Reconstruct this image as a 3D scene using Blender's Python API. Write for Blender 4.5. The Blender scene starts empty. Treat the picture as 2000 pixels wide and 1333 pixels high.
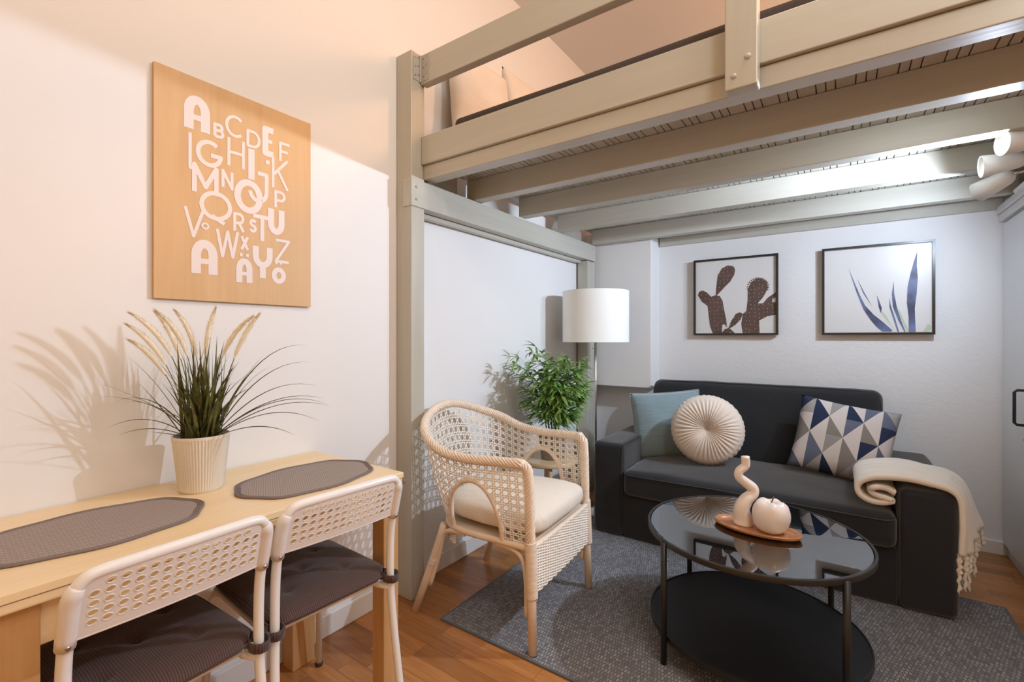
import bpy, bmesh, math, random
from mathutils import Vector, Matrix, noise
C = bpy.context.scene
col = C.collection
PI = math.pi
R = math.radians

# ---------------------------------------------------------------- camera
cam_d = bpy.data.cameras.new('camera')
cam = bpy.data.objects.new('camera', cam_d); col.objects.link(cam)
cam.location = (0, 0, 1.17)
cam.rotation_euler = (R(90), 0, R(35.0))
cam_d.sensor_width = 36.0
cam_d.lens = 36.0 * 915 / 2000
cam_d.shift_y = -6.5 / 2000
cam_d.clip_start = 0.02
C.camera = cam

# ---------------------------------------------------------------- world, exposure
w = bpy.data.worlds.new('world'); C.world = w; w.use_nodes = True
bg = w.node_tree.nodes['Background']
bg.inputs[0].default_value = (1.0, 0.58, 0.22, 1); bg.inputs[1].default_value = 0.88
C.view_settings.view_transform = 'Standard'
C.view_settings.look = 'None'
C.view_settings.gamma = 1.0
C.view_settings.use_curve_mapping = False
C.view_settings.exposure = 0.0

# ---------------------------------------------------------------- big lights
def area(name, loc, rot, sx, sy, power, color):
    l = bpy.data.lights.new(name, 'AREA'); l.shape = 'RECTANGLE'; l.size = sx; l.size_y = sy
    l.energy = power; l.color = color
    o = bpy.data.objects.new(name, l); col.objects.link(o); o.location = loc; o.rotation_euler = rot
    return o
# the room's warm ceiling lamp (above and behind the camera), plus two added fill lights
def lamp(name, loc, power, color, r):
    l = bpy.data.lights.new(name, 'POINT'); l.energy = power; l.color = color; l.shadow_soft_size = r
    o = bpy.data.objects.new(name, l); col.objects.link(o); o.location = loc; return o
lamp('ceiling_lamp_light', (0.90, 0.20, 2.70), 42, (0.97, 0.985, 1.0), 0.25)
lamp('wall_fill_light', (0.15, 1.35, 2.90), 27, (1.0, 0.96, 0.88), 0.12)  # added fill that brightens the wall beside the front post
lamp('loft_fill_light', (0.70, 2.50, 2.85), 62, (1.0, 0.50, 0.25), 0.15)  # added warm fill that brightens the ceiling and pillows over the loft
SPOT = (0.70, 0.82, 1.0)
SPOT_POWER = 1.0

# ---------------------------------------------------------------- materials
def nmat(name):
    m = bpy.data.materials.new(name); m.use_nodes = True
    nt = m.node_tree; b = nt.nodes['Principled BSDF']
    return m, nt, b
def mixc(nt, fac, a, b_, blend='MIX'):
    n = nt.nodes.new('ShaderNodeMix'); n.data_type = 'RGBA'; n.blend_type = blend
    if isinstance(fac, (int, float)): n.inputs[0].default_value = fac
    else: nt.links.new(fac, n.inputs[0])
    for i, v in ((6, a), (7, b_)):
        if isinstance(v, tuple): n.inputs[i].default_value = (*v, 1)
        else: nt.links.new(v, n.inputs[i])
    return n.outputs[2]
def coords(nt, scale=(1, 1, 1), rot=(0, 0, 0), kind='Object'):
    tc = nt.nodes.new('ShaderNodeTexCoord'); mp = nt.nodes.new('ShaderNodeMapping')
    mp.inputs['Scale'].default_value = scale; mp.inputs['Rotation'].default_value = rot
    nt.links.new(tc.outputs[kind], mp.inputs['Vector']); return mp.outputs[0]
def noise_n(nt, vec, scale, detail=4, rough=0.55):
    n = nt.nodes.new('ShaderNodeTexNoise'); n.inputs['Scale'].default_value = scale
    n.inputs['Detail'].default_value = detail; n.inputs['Roughness'].default_value = rough
    nt.links.new(vec, n.inputs['Vector']); return n
def ramp(nt, fac, stops, interp='LINEAR'):
    r = nt.nodes.new('ShaderNodeValToRGB'); r.color_ramp.interpolation = interp
    e = r.color_ramp.elements
    while len(e) > 1: e.remove(e[0])
    e[0].position = stops[0][0]; e[0].color = (*stops[0][1], 1)
    for p, c in stops[1:]:
        x = e.new(p); x.color = (*c, 1)
    nt.links.new(fac, r.inputs[0]); return r.outputs[0]
def bump(nt, b, h, strength=0.3, dist=0.002):
    n = nt.nodes.new('ShaderNodeBump'); n.inputs['Strength'].default_value = strength
    n.inputs['Distance'].default_value = dist
    nt.links.new(h, n.inputs['Height']); nt.links.new(n.outputs[0], b.inputs['Normal'])
def mth(nt, op, a, b_=None):
    n = nt.nodes.new('ShaderNodeMath'); n.operation = op
    for i, v in ((0, a), (1, b_)):
        if v is None: continue
        if isinstance(v, (int, float)): n.inputs[i].default_value = v
        else: nt.links.new(v, n.inputs[i])
    return n.outputs[0]

def plain(name, c, rough=0.5, metal=0.0, var=0.06, scale=12, bmp=0.0, bscale=200, bdist=0.001):
    m, nt, b = nmat(name)
    v = coords(nt); n = noise_n(nt, v, scale, 3)
    d = tuple(x * (1 - var) for x in c); l = tuple(min(1, x * (1 + var)) for x in c)
    nt.links.new(mixc(nt, n.outputs[0], d, l), b.inputs['Base Color'])
    b.inputs['Roughness'].default_value = rough; b.inputs['Metallic'].default_value = metal
    if bmp:
        n2 = noise_n(nt, v, bscale, 3); bump(nt, b, n2.outputs[0], bmp, bdist)
    return m
def wood(name, dark, light, axis=0, rough=0.4, grain=1.0, bmp=0.05):
    m, nt, b = nmat(name)
    s = [14, 14, 14]; s[axis] = 0.9
    v = coords(nt, tuple(s)); n = noise_n(nt, v, 1.0 * grain, 6, 0.6); n.inputs['Distortion'].default_value = 1.2
    s2 = [90, 90, 90]; s2[axis] = 2.5
    n2 = noise_n(nt, coords(nt, tuple(s2)), 1.0, 3)
    f = mth(nt, 'ADD', mth(nt, 'MULTIPLY', n.outputs[0], 0.75), mth(nt, 'MULTIPLY', n2.outputs[0], 0.25))
    nt.links.new(ramp(nt, f, [(0.32, dark), (0.68, light)]), b.inputs['Base Color'])
    b.inputs['Roughness'].default_value = rough
    if bmp: bump(nt, b, n2.outputs[0], bmp, 0.001)
    return m
def fabric(name, c, var=0.15, thread=900, rough=0.95, bmp=0.4, sheen=0.0, wr=0.0, wscale=9, wvec=(1, 1, 1)):
    m, nt, b = nmat(name)
    v = coords(nt)
    n = noise_n(nt, v, 5, 4); n2 = noise_n(nt, coords(nt, (1, 1, 3)), thread, 2)
    d = tuple(x * (1 - var) for x in c); l = tuple(min(1, x * (1 + var)) for x in c)
    f = mth(nt, 'ADD', mth(nt, 'MULTIPLY', n.outputs[0], 0.5), mth(nt, 'MULTIPLY', n2.outputs[0], 0.5))
    nt.links.new(ramp(nt, f, [(0.3, d), (0.7, l)]), b.inputs['Base Color'])
    b.inputs['Roughness'].default_value = rough
    b.inputs['Sheen Weight'].default_value = sheen
    h = n2.outputs[0]
    if wr:
        n3 = noise_n(nt, coords(nt, wvec), wscale, 3); n3.inputs['Distortion'].default_value = 0.8
        h = mth(nt, 'ADD', mth(nt, 'MULTIPLY', n2.outputs[0], 0.06), mth(nt, 'MULTIPLY', n3.outputs[0], wr))
        bump(nt, b, h, bmp, 0.01)
    else: bump(nt, b, h, bmp, 0.0006)
    return m

def wall_mat(name, c, bs, scale):
    m, nt, b = nmat(name)
    v = coords(nt)
    n = noise_n(nt, v, scale, 5, 0.6); n2 = noise_n(nt, v, 1.5, 3)
    nt.links.new(mixc(nt, n2.outputs[0], tuple(x * 0.975 for x in c), c), b.inputs['Base Color'])
    b.inputs['Roughness'].default_value = 0.6
    bump(nt, b, n.outputs[0], bs, 0.004)
    return m
M = {}
M['wall'] = wall_mat('white_wall_paint', (0.82, 0.805, 0.79), 0.12, 9)
M['wall_rough'] = wall_mat('rough_white_wall_paint', (0.80, 0.80, 0.80), 0.55, 32)
M['ceiling'] = wall_mat('ceiling_paint', (0.78, 0.75, 0.72), 0.1, 9)
M['trim'] = plain('white_trim_paint', (0.8, 0.79, 0.78), 0.35, var=0.02)
M['loft'] = wood('grey_green_painted_wood', (0.47, 0.45, 0.385), (0.53, 0.51, 0.44), 0, 0.33, 1.0, 0.15)
M['loft_y'] = wood('grey_green_painted_wood_long', (0.47, 0.45, 0.385), (0.53, 0.51, 0.44), 1, 0.33, 1.0, 0.15)
M['loft_z'] = wood('grey_green_painted_wood_upright', (0.45, 0.425, 0.355), (0.51, 0.485, 0.41), 2, 0.33, 1.0, 0.15)
M['gap'] = plain('dark_groove', (0.03, 0.028, 0.024), 0.9)
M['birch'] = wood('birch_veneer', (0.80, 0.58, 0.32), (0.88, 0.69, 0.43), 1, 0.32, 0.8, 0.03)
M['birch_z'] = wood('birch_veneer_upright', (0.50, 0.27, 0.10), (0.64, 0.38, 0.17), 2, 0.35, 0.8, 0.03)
M['ply'] = wood('birch_plywood_art', (0.60, 0.36, 0.155), (0.70, 0.45, 0.215), 2, 0.5, 0.7, 0.02)
M['letter'] = plain('white_letter_print', (0.80, 0.70, 0.66), 0.5, var=0.01)
M['white_metal'] = plain('white_painted_steel', (0.83, 0.80, 0.77), 0.3, var=0.01)
M['white_plastic'] = plain('white_plastic', (0.80, 0.76, 0.72), 0.38, var=0.01)
M['rubber'] = plain('dark_rubber', (0.04, 0.035, 0.03), 0.7)
M['screw'] = plain('steel_screw', (0.42, 0.40, 0.38), 0.35, 1.0)
M['painted_screw'] = plain('painted_bolt_head', (0.44, 0.42, 0.37), 0.35)
M['chrome'] = plain('brushed_nickel', (0.62, 0.58, 0.54), 0.25, 1.0)
M['black_metal'] = plain('black_powder_coat', (0.012, 0.011, 0.010), 0.42, 0.0, bmp=0.1)
M['shelf_black'] = plain('matt_black_shelf', (0.0045, 0.0045, 0.005), 0.5)
M['frame_black'] = plain('black_picture_frame', (0.018, 0.016, 0.016), 0.3)
M['paper'] = plain('picture_paper', (0.70, 0.69, 0.68), 0.35, var=0.03, scale=3)
M['sofa'] = fabric('charcoal_cotton_cover', (0.0098, 0.0098, 0.0115), 0.35, 500, 0.9, 0.6, 0.35, wr=0.35, wscale=7)
M['sofa_pipe'] = fabric('charcoal_piping', (0.045, 0.045, 0.052), 0.2, 700)
M['teal'] = fabric('teal_velvet', (0.19, 0.265, 0.285), 0.12, 600, 0.7, 0.7, 0.6, wr=0.6, wscale=9, wvec=(1, 1, 5))
M['cream_velvet'] = fabric('cream_velvet', (0.62, 0.52, 0.43), 0.08, 600, 0.75, 0.3, 0.3)
M['throw'] = fabric('cream_fleece_throw', (0.84, 0.75, 0.65), 0.06, 300, 0.95, 0.6, 0.3, wr=0.3, wscale=26)
M['canvas'] = fabric('natural_cotton_seat_pad', (0.80, 0.71, 0.60), 0.05, 800, 0.9, 0.7, wr=0.7, wscale=9, wvec=(1, 2, 1))
M['pillow'] = fabric('cream_pillow_cotton', (0.76, 0.67, 0.58), 0.05, 800, 0.9, 0.5, wr=0.8, wscale=9, wvec=(1, 1, 2))
M['mattress'] = fabric('dark_brown_grey_bedcover', (0.075, 0.058, 0.052), 0.35, 240, 0.95, 0.8)
M['rattan'] = plain('pale_rattan', (0.82, 0.69, 0.56), 0.55, var=0.12, scale=30, bmp=0.3, bscale=160)
M['rattan_w'] = plain('white_washed_rattan', (0.88, 0.80, 0.70), 0.55, var=0.08, scale=40)
M['cane'] = plain('rattan_pole', (0.82, 0.67, 0.52), 0.45, var=0.1, scale=8)
M['shade'] = plain('white_lamp_shade', (0.88, 0.87, 0.82), 0.85, var=0.01, bmp=0.15, bscale=500)
M['ceramic'] = plain('matt_cream_ceramic', (0.78, 0.66, 0.57), 0.4, var=0.02, bmp=0.06, bscale=60)
M['ceramic_gloss'] = plain('gloss_cream_ceramic', (0.80, 0.69, 0.61), 0.22, var=0.02)
M['apple_stem'] = plain('brown_stem', (0.12, 0.05, 0.03), 0.5)
M['acacia'] = wood('acacia_tray', (0.34, 0.12, 0.04), (0.58, 0.27, 0.11), 0, 0.35, 1.6)
M['pot_cream'] = plain('cream_pot', (0.80, 0.73, 0.62), 0.4, var=0.01)
M['pot_grey'] = plain('grey_pot', (0.26, 0.22, 0.19), 0.5)
M['soil'] = plain('soil', (0.03, 0.02, 0.012), 0.95)
M['stool'] = wood('light_stool_wood', (0.55, 0.38, 0.21), (0.66, 0.48, 0.29), 0)
M['cabinet'] = plain('white_cabinet_lacquer', (0.83, 0.84, 0.86), 0.4, var=0.01)
M['lampwhite'] = plain('white_spot_lacquer', (0.80, 0.79, 0.76), 0.35, var=0.01)
M['mat_edge'] = fabric('placemat_border', (0.20, 0.155, 0.14), 0.15, 300, 0.85, 0.5)

def floor_mat():
    m, nt, b = nmat('oak_strip_parquet')
    v = coords(nt)
    br = nt.nodes.new('ShaderNodeTexBrick'); br.offset = 0.37; br.offset_frequency = 2; br.squash = 0.8; br.squash_frequency = 3
    for k, val in (('Scale', 1), ('Mortar Size', 0.0007), ('Mortar Smooth', 0.3), ('Bias', 0.0), ('Brick Width', 0.43), ('Row Height', 0.071)):
        br.inputs[k].default_value = val
    br.inputs['Color1'].default_value = (0, 0, 0, 1); br.inputs['Color2'].default_value = (1, 1, 1, 1); br.inputs['Mortar'].default_value = (0.5, 0.5, 0.5, 1)
    nt.links.new(v, br.inputs['Vector'])
    # per-board offset for the grain
    add = nt.nodes.new('ShaderNodeVectorMath'); add.operation = 'MULTIPLY_ADD'
    nt.links.new(br.outputs['Color'], add.inputs[0]); add.inputs[1].default_value = (7, 13, 0); nt.links.new(v, add.inputs[2])
    mp = nt.nodes.new('ShaderNodeMapping'); mp.inputs['Scale'].default_value = (2.2, 26, 1); nt.links.new(add.outputs[0], mp.inputs[0])
    n = noise_n(nt, mp.outputs[0], 1.0, 6, 0.62); n.inputs['Distortion'].default_value = 1.6
    mp2 = nt.nodes.new('ShaderNodeMapping'); mp2.inputs['Scale'].default_value = (9, 260, 1); nt.links.new(add.outputs[0], mp2.inputs[0])
    n2 = noise_n(nt, mp2.outputs[0], 1.0, 2)
    f = mth(nt, 'ADD', mth(nt, 'MULTIPLY', n.outputs[0], 0.7), mth(nt, 'MULTIPLY', n2.outputs[0], 0.3))
    grain = ramp(nt, f, [(0.25, (0.28, 0.105, 0.030)), (0.5, (0.45, 0.19, 0.058)), (0.75, (0.58, 0.275, 0.095))])
    tone = mixc(nt, br.outputs['Color'], (0.62, 0.58, 0.54), (1.20, 1.20, 1.18))
    base = mixc(nt, 1.0, grain, tone, 'MULTIPLY')
    base = mixc(nt, br.outputs['Fac'], base, (0.10, 0.04, 0.015))
    nt.links.new(base, b.inputs['Base Color']); b.inputs['Roughness'].default_value = 0.3
    bump(nt, b, n2.outputs[0], 0.08, 0.001)
    return m
M['floor'] = floor_mat()

def rug_mat():
    m, nt, b = nmat('grey_flatwoven_rug')
    v = coords(nt)
    wob = noise_n(nt, v, 14, 2)
    mv = nt.nodes.new('ShaderNodeVectorMath'); mv.operation = 'MULTIPLY_ADD'
    nt.links.new(wob.outputs['Color'], mv.inputs[0]); mv.inputs[1].default_value = (0.004, 0.006, 0); nt.links.new(v, mv.inputs[2])
    br = nt.nodes.new('ShaderNodeTexBrick'); br.offset = 0.5
    for k, val in (('Scale', 1), ('Mortar Size', 0.0026), ('Mortar Smooth', 0.7), ('Bias', 0.0), ('Brick Width', 0.0115), ('Row Height', 0.0190)):
        br.inputs[k].default_value = val
    br.inputs['Color1'].default_value = (0, 0, 0, 1); br.inputs['Color2'].default_value = (1, 1, 1, 1); br.inputs['Mortar'].default_value = (0, 0, 0, 1)
    nt.links.new(mv.outputs[0], br.inputs['Vector'])
    fine = noise_n(nt, v, 420, 2)
    big = noise_n(nt, v, 5, 3)
    stitch = mth(nt, 'MULTIPLY', mth(nt, 'SUBTRACT', 1.0, br.outputs['Fac']), mth(nt, 'GREATER_THAN', fine.outputs[0], 0.40))
    sep = nt.nodes.new('ShaderNodeSeparateColor'); nt.links.new(br.outputs['Color'], sep.inputs[0])
    stitch = mth(nt, 'MULTIPLY', stitch, mth(nt, 'ADD', mth(nt, 'MULTIPLY', sep.outputs[0], 0.9), 0.1))
    ground = ramp(nt, fine.outputs[0], [(0.3, (0.085, 0.088, 0.102)), (0.7, (0.20, 0.197, 0.21))])
    light = mixc(nt, big.outputs[0], (0.30, 0.285, 0.28), (0.62, 0.58, 0.55))
    nt.links.new(mixc(nt, mth(nt, 'MULTIPLY', stitch, 0.9), ground, light), b.inputs['Base Color'])
    b.inputs['Roughness'].default_value = 1.0
    bump(nt, b, mth(nt, 'ADD', stitch, fine.outputs[0]), 0.6, 0.003)
    return m
M['rug'] = rug_mat()
M['rug_edge'] = fabric('rug_border', (0.13, 0.14, 0.16), 0.3, 300)

def stripe_fabric(name, c1, c2, freq, axis):
    m, nt, b = nmat(name)
    v = coords(nt); wv = nt.nodes.new('ShaderNodeTexWave'); wv.bands_direction = axis
    wv.inputs['Scale'].default_value = freq; wv.inputs['Distortion'].default_value = 0.6; wv.inputs['Detail'].default_value = 1
    nt.links.new(v, wv.inputs[0])
    n = noise_n(nt, v, 700, 2)
    nt.links.new(mixc(nt, mth(nt, 'MULTIPLY', wv.outputs[1], mth(nt, 'ADD', n.outputs[0], 0.4)), c1, c2), b.inputs['Base Color'])
    b.inputs['Roughness'].default_value = 0.8; b.inputs['Sheen Weight'].default_value = 0.2
    bump(nt, b, wv.outputs[1], 0.5, 0.001)
    return m
M['seatpad'] = stripe_fabric('brown_ribbed_seat_pad', (0.038, 0.018, 0.014), (0.105, 0.052, 0.042), 62, 'Y')

def mat_weave():
    m, nt, b = nmat('placemat_chevron_weave')
    v = coords(nt)
    sx = nt.nodes.new('ShaderNodeSeparateXYZ'); nt.links.new(v, sx.inputs[0])
    zig = mth(nt, 'PINGPONG', sx.outputs[0], 0.006)
    ph = mth(nt, 'ADD', mth(nt, 'MULTIPLY', sx.outputs[1], 900), mth(nt, 'MULTIPLY', zig, 900))
    s = mth(nt, 'SINE', ph); s = mth(nt, 'MULTIPLY', mth(nt, 'ADD', s, 1.0), 0.5)
    n = noise_n(nt, v, 500, 2)
    nt.links.new(mixc(nt, mth(nt, 'MULTIPLY', s, n.outputs[0]), (0.22, 0.17, 0.15), (0.62, 0.53, 0.47)), b.inputs['Base Color'])
    b.inputs['Roughness'].default_value = 0.85
    bump(nt, b, s, 0.4, 0.001)
    return m
M['placemat'] = mat_weave()

def leaf_mat(name, c1, c2, sc=40):
    m, nt, b = nmat(name)
    n = noise_n(nt, coords(nt), sc, 2)
    nt.links.new(ramp(nt, n.outputs[0], [(0.35, c1), (0.65, c2)]), b.inputs['Base Color'])
    b.inputs['Roughness'].default_value = 0.45; b.inputs['Subsurface Weight'].default_value = 0.0
    return m
M['grass'] = leaf_mat('grass_green', (0.05, 0.058, 0.014), (0.17, 0.17, 0.045))
M['bamboo'] = leaf_mat('bamboo_green', (0.075, 0.20, 0.035), (0.30, 0.47, 0.12), 25)
M['bamboo_stem'] = leaf_mat('bamboo_stem_dark', (0.012, 0.02, 0.008), (0.05, 0.07, 0.02))
M['plume'] = plain('straw_plume', (0.92, 0.82, 0.66), 0.9, var=0.12, scale=60)

def tri_mat():
    m, nt, b = nmat('triangle_pattern_canvas')
    tc = nt.nodes.new('ShaderNodeTexCoord'); sx = nt.nodes.new('ShaderNodeSeparateXYZ'); nt.links.new(tc.outputs['UV'], sx.inputs[0])
    NX, NY = 6.0, 4.0
    x = mth(nt, 'MULTIPLY', sx.outputs[0], NX); y = mth(nt, 'MULTIPLY', sx.outputs[1], NY)
    fx = mth(nt, 'FLOOR', x); fy = mth(nt, 'FLOOR', y)
    px = mth(nt, 'FRACT', x); py = mth(nt, 'FRACT', y)
    par = mth(nt, 'MODULO', mth(nt, 'ADD', fx, fy), 2.0)
    a = mth(nt, 'GREATER_THAN', px, py); c = mth(nt, 'GREATER_THAN', mth(nt, 'ADD', px, py), 1.0)
    side = mth(nt, 'ADD', mth(nt, 'MULTIPLY', a, par), mth(nt, 'MULTIPLY', c, mth(nt, 'SUBTRACT', 1.0, par)))
    cb = nt.nodes.new('ShaderNodeCombineXYZ'); nt.links.new(fx, cb.inputs[0]); nt.links.new(fy, cb.inputs[1]); nt.links.new(side, cb.inputs[2])
    wn = nt.nodes.new('ShaderNodeTexWhiteNoise'); wn.noise_dimensions = '3D'; nt.links.new(cb.outputs[0], wn.inputs[0])
    # alternate light / dark so neighbours differ
    dk = ramp(nt, wn.outputs[0], [(0.0, (0.008, 0.018, 0.052)), (0.33, (0.20, 0.175, 0.155)), (0.58, (0.10, 0.115, 0.165)), (0.80, (0.27, 0.25, 0.24))], 'CONSTANT')
    lt = ramp(nt, wn.outputs[0], [(0.0, (0.56, 0.50, 0.47)), (0.68, (0.30, 0.275, 0.26))], 'CONSTANT')
    base = mixc(nt, side, dk, lt)
    nt.links.new(base, b.inputs['Base Color']); b.inputs['Roughness'].default_value = 0.9
    n = noise_n(nt, coords(nt), 700, 2); bump(nt, b, n.outputs[0], 0.4, 0.0006)
    return m
M['tri'] = tri_mat()

def glass_mat():
    m = bpy.data.materials.new('smoked_table_glass'); m.use_nodes = True; nt = m.node_tree; nt.nodes.clear()
    out = nt.nodes.new('ShaderNodeOutputMaterial')
    tr = nt.nodes.new('ShaderNodeBsdfTransparent'); tr.inputs[0].default_value = (0.42, 0.44, 0.46, 1)
    gl = nt.nodes.new('ShaderNodeBsdfGlossy'); gl.inputs['Roughness'].default_value = 0.012; gl.inputs[0].default_value = (0.95, 0.97, 1, 1)
    lw = nt.nodes.new('ShaderNodeFresnel'); lw.inputs[0].default_value = 3.0
    mx = nt.nodes.new('ShaderNodeMixShader')
    nt.links.new(lw.outputs[0], mx.inputs[0]); nt.links.new(tr.outputs[0], mx.inputs[1]); nt.links.new(gl.outputs[0], mx.inputs[2])
    nt.links.new(mx.outputs[0], out.inputs[0]); return m
M['glass'] = glass_mat()
def bulb_mat():
    m, nt, b = nmat('lit_bulb_face')
    b.inputs['Emission Color'].default_value = (1, 0.98, 0.94, 1); b.inputs['Emission Strength'].default_value = 12
    return m
M['bulb'] = bulb_mat()
M['cactus'] = plain('brown_cactus_print', (0.105, 0.062, 0.05), 0.5, var=0.45, scale=14)
M['dots'] = plain('pale_spine_print', (0.70, 0.62, 0.56), 0.5)
M['agave'] = leaf_mat('blue_agave_print', (0.035, 0.04, 0.09), (0.15, 0.19, 0.36), 9)
M['agave_g'] = plain('pale_green_agave_print', (0.50, 0.58, 0.40), 0.5)

# ---------------------------------------------------------------- mesh helpers
class MB:
    def __init__(s): s.v = []; s.f = []; s.uv = None
    def add(s, vs, fs):
        o = len(s.v); s.v += [tuple(p) for p in vs]; s.f += [tuple(i + o for i in f) for f in fs]
    def box(s, a, b, mtx=None):
        (x0, y0, z0), (x1, y1, z1) = a, b
        vs = [Vector(p) for p in ((x0,y0,z0),(x1,y0,z0),(x1,y1,z0),(x0,y1,z0),(x0,y0,z1),(x1,y0,z1),(x1,y1,z1),(x0,y1,z1))]
        if mtx: vs = [mtx @ p for p in vs]
        s.add(vs, [(0,3,2,1),(4,5,6,7),(0,1,5,4),(1,2,6,5),(2,3,7,6),(3,0,4,7)]); return s
    def tube(s, pts, r, n=12, cap=True, closed=False):
        pts = [Vector(p) for p in pts]; N = len(pts)
        rr = r if isinstance(r, (list, tuple)) else [r] * N
        def tang(i):
            if closed: return (pts[(i + 1) % N] - pts[i - 1]).normalized()
            a = pts[max(i - 1, 0)]; b = pts[min(i + 1, N - 1)]; return (b - a).normalized()
        t0 = tang(0); up = Vector((0, 0, 1)) if abs(t0.z) < 0.9 else Vector((1, 0, 0))
        nn = (up - t0 * up.dot(t0)).normalized(); vs = []; prev = t0
        for i in range(N):
            t = tang(i)
            q = prev.rotation_difference(t); nn = q @ nn; nn = (nn - t * nn.dot(t)).normalized(); prev = t
            bn = t.cross(nn)
            for k in range(n):
                a = 2 * PI * k / n; vs.append(pts[i] + (nn * math.cos(a) + bn * math.sin(a)) * rr[i])
        fs = []
        for i in range(N if closed else N - 1):
            j = (i + 1) % N
            for k in range(n):
                k2 = (k + 1) % n; fs.append((i*n+k, i*n+k2, j*n+k2, j*n+k))
        if cap and not closed:
            fs.append(tuple(range(n - 1, -1, -1))); fs.append(tuple((N-1)*n + k for k in range(n)))
        s.add(vs, fs); return s
    def lathe(s, prof, n=48, center=(0, 0), cap0=False, cap1=False, sx=1, sy=1):
        vs = []
        for r, z in prof:
            for k in range(n):
                a = 2*PI*k/n; vs.append((center[0] + r*sx*math.cos(a), center[1] + r*sy*math.sin(a), z))
        fs = []
        for i in range(len(prof) - 1):
            for k in range(n):
                k2 = (k+1) % n; fs.append((i*n+k, i*n+k2, (i+1)*n+k2, (i+1)*n+k))
        if cap0: fs.append(tuple(range(n-1, -1, -1)))
        if cap1: fs.append(tuple((len(prof)-1)*n + k for k in range(n)))
        s.add(vs, fs); return s
    def grid(s, fn, nu, nv, wrapu=False):
        vs = [fn(i / nu, j / nv) for i in range(nu + (0 if wrapu else 1)) for j in range(nv + 1)]
        fs = []
        W = nv + 1; NU = nu if wrapu else nu + 1
        for i in range(nu):
            i2 = (i + 1) % NU
            for j in range(nv): fs.append((i*W+j, i2*W+j, i2*W+j+1, i*W+j+1))
        s.add(vs, fs); return s
    def prism(s, poly, fn, h):      # poly in 2D, fn(p,q,r)->3D, extruded r 0..h
        n = len(poly)
        vs = [fn(a, b, 0) for a, b in poly] + [fn(a, b, h) for a, b in poly]
        fs = [tuple(range(n)), tuple(range(2*n-1, n-1, -1))] + [(i, i+n, (i+1) % n + n, (i+1) % n) for i in range(n)]
        s.add(vs, fs); return s
    def build(s, name, mat, parent=None, smooth=False, bevel=0, seg=2, loc=None, rot=None, solid=0, sub=0, fix=True):
        me = bpy.data.meshes.new(name); me.from_pydata(s.v, [], s.f); me.update()
        if fix:
            bm = bmesh.new(); bm.from_mesh(me); bmesh.ops.recalc_face_normals(bm, faces=bm.faces); bm.to_mesh(me); bm.free()
        if smooth:
            for p in me.polygons: p.use_smooth = True
        if smooth == 'auto':
            me.set_sharp_from_angle(angle=R(40))
        me.materials.append(mat)
        o = bpy.data.objects.new(name, me); col.objects.link(o)
        if parent: o.parent = parent
        if loc: o.location = loc
        if rot: o.rotation_euler = rot
        if solid:
            md = o.modifiers.new('solid', 'SOLIDIFY'); md.thickness = solid; md.offset = 0
        if sub:
            md = o.modifiers.new('sub', 'SUBSURF'); md.levels = sub; md.render_levels = sub
        if bevel:
            md = o.modifiers.new('bevel', 'BEVEL'); md.width = bevel; md.segments = seg; md.limit_method = 'ANGLE'; md.angle_limit = R(35)
            md.harden_normals = False
        return o
def B(name, a, b, mat, parent=None, bevel=0.002, seg=2, **k):
    return MB().box(a, b).build(name, mat, parent, bevel=bevel, seg=seg, **k)
def empty(name, loc, label, cat, rz=0, group=None):
    o = bpy.data.objects.new(name, None); col.objects.link(o); o.empty_display_size = 0.05
    o.location = loc; o.rotation_euler = (0, 0, rz); tag(o, label, cat, group); return o
def tag(o, label=None, cat=None, group=None, kind=None):
    if label: o['label'] = label
    if cat: o['category'] = cat
    if group: o['group'] = group
    if kind: o['kind'] = kind
    return o
def struct(o): o['kind'] = 'structure'; return o
def copy_tree(o, parent=None):
    c = o.copy(); col.objects.link(c); c.parent = parent
    for ch in list(o.children): copy_tree(ch, c)
    return c
def smooth_path(pts, n=8, closed=False):     # Catmull-Rom
    P = [Vector(p) for p in pts]; out = []; N = len(P)
    rng = range(N) if closed else range(N - 1)
    for i in rng:
        if closed: a, b, c, d = P[i-1], P[i], P[(i+1) % N], P[(i+2) % N]
        else: a = P[i-1] if i > 0 else 2*P[0]-P[1]; b = P[i]; c = P[i+1]; d = P[i+2] if i + 2 < N else 2*P[-1]-P[-2]
        for k in range(n):
            t = k / n
            out.append(0.5*((2*b)+(-a+c)*t+(2*a-5*b+4*c-d)*t*t+(-a+3*b-3*c+d)*t**3))
    if not closed: out.append(P[-1])
    return out
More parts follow.
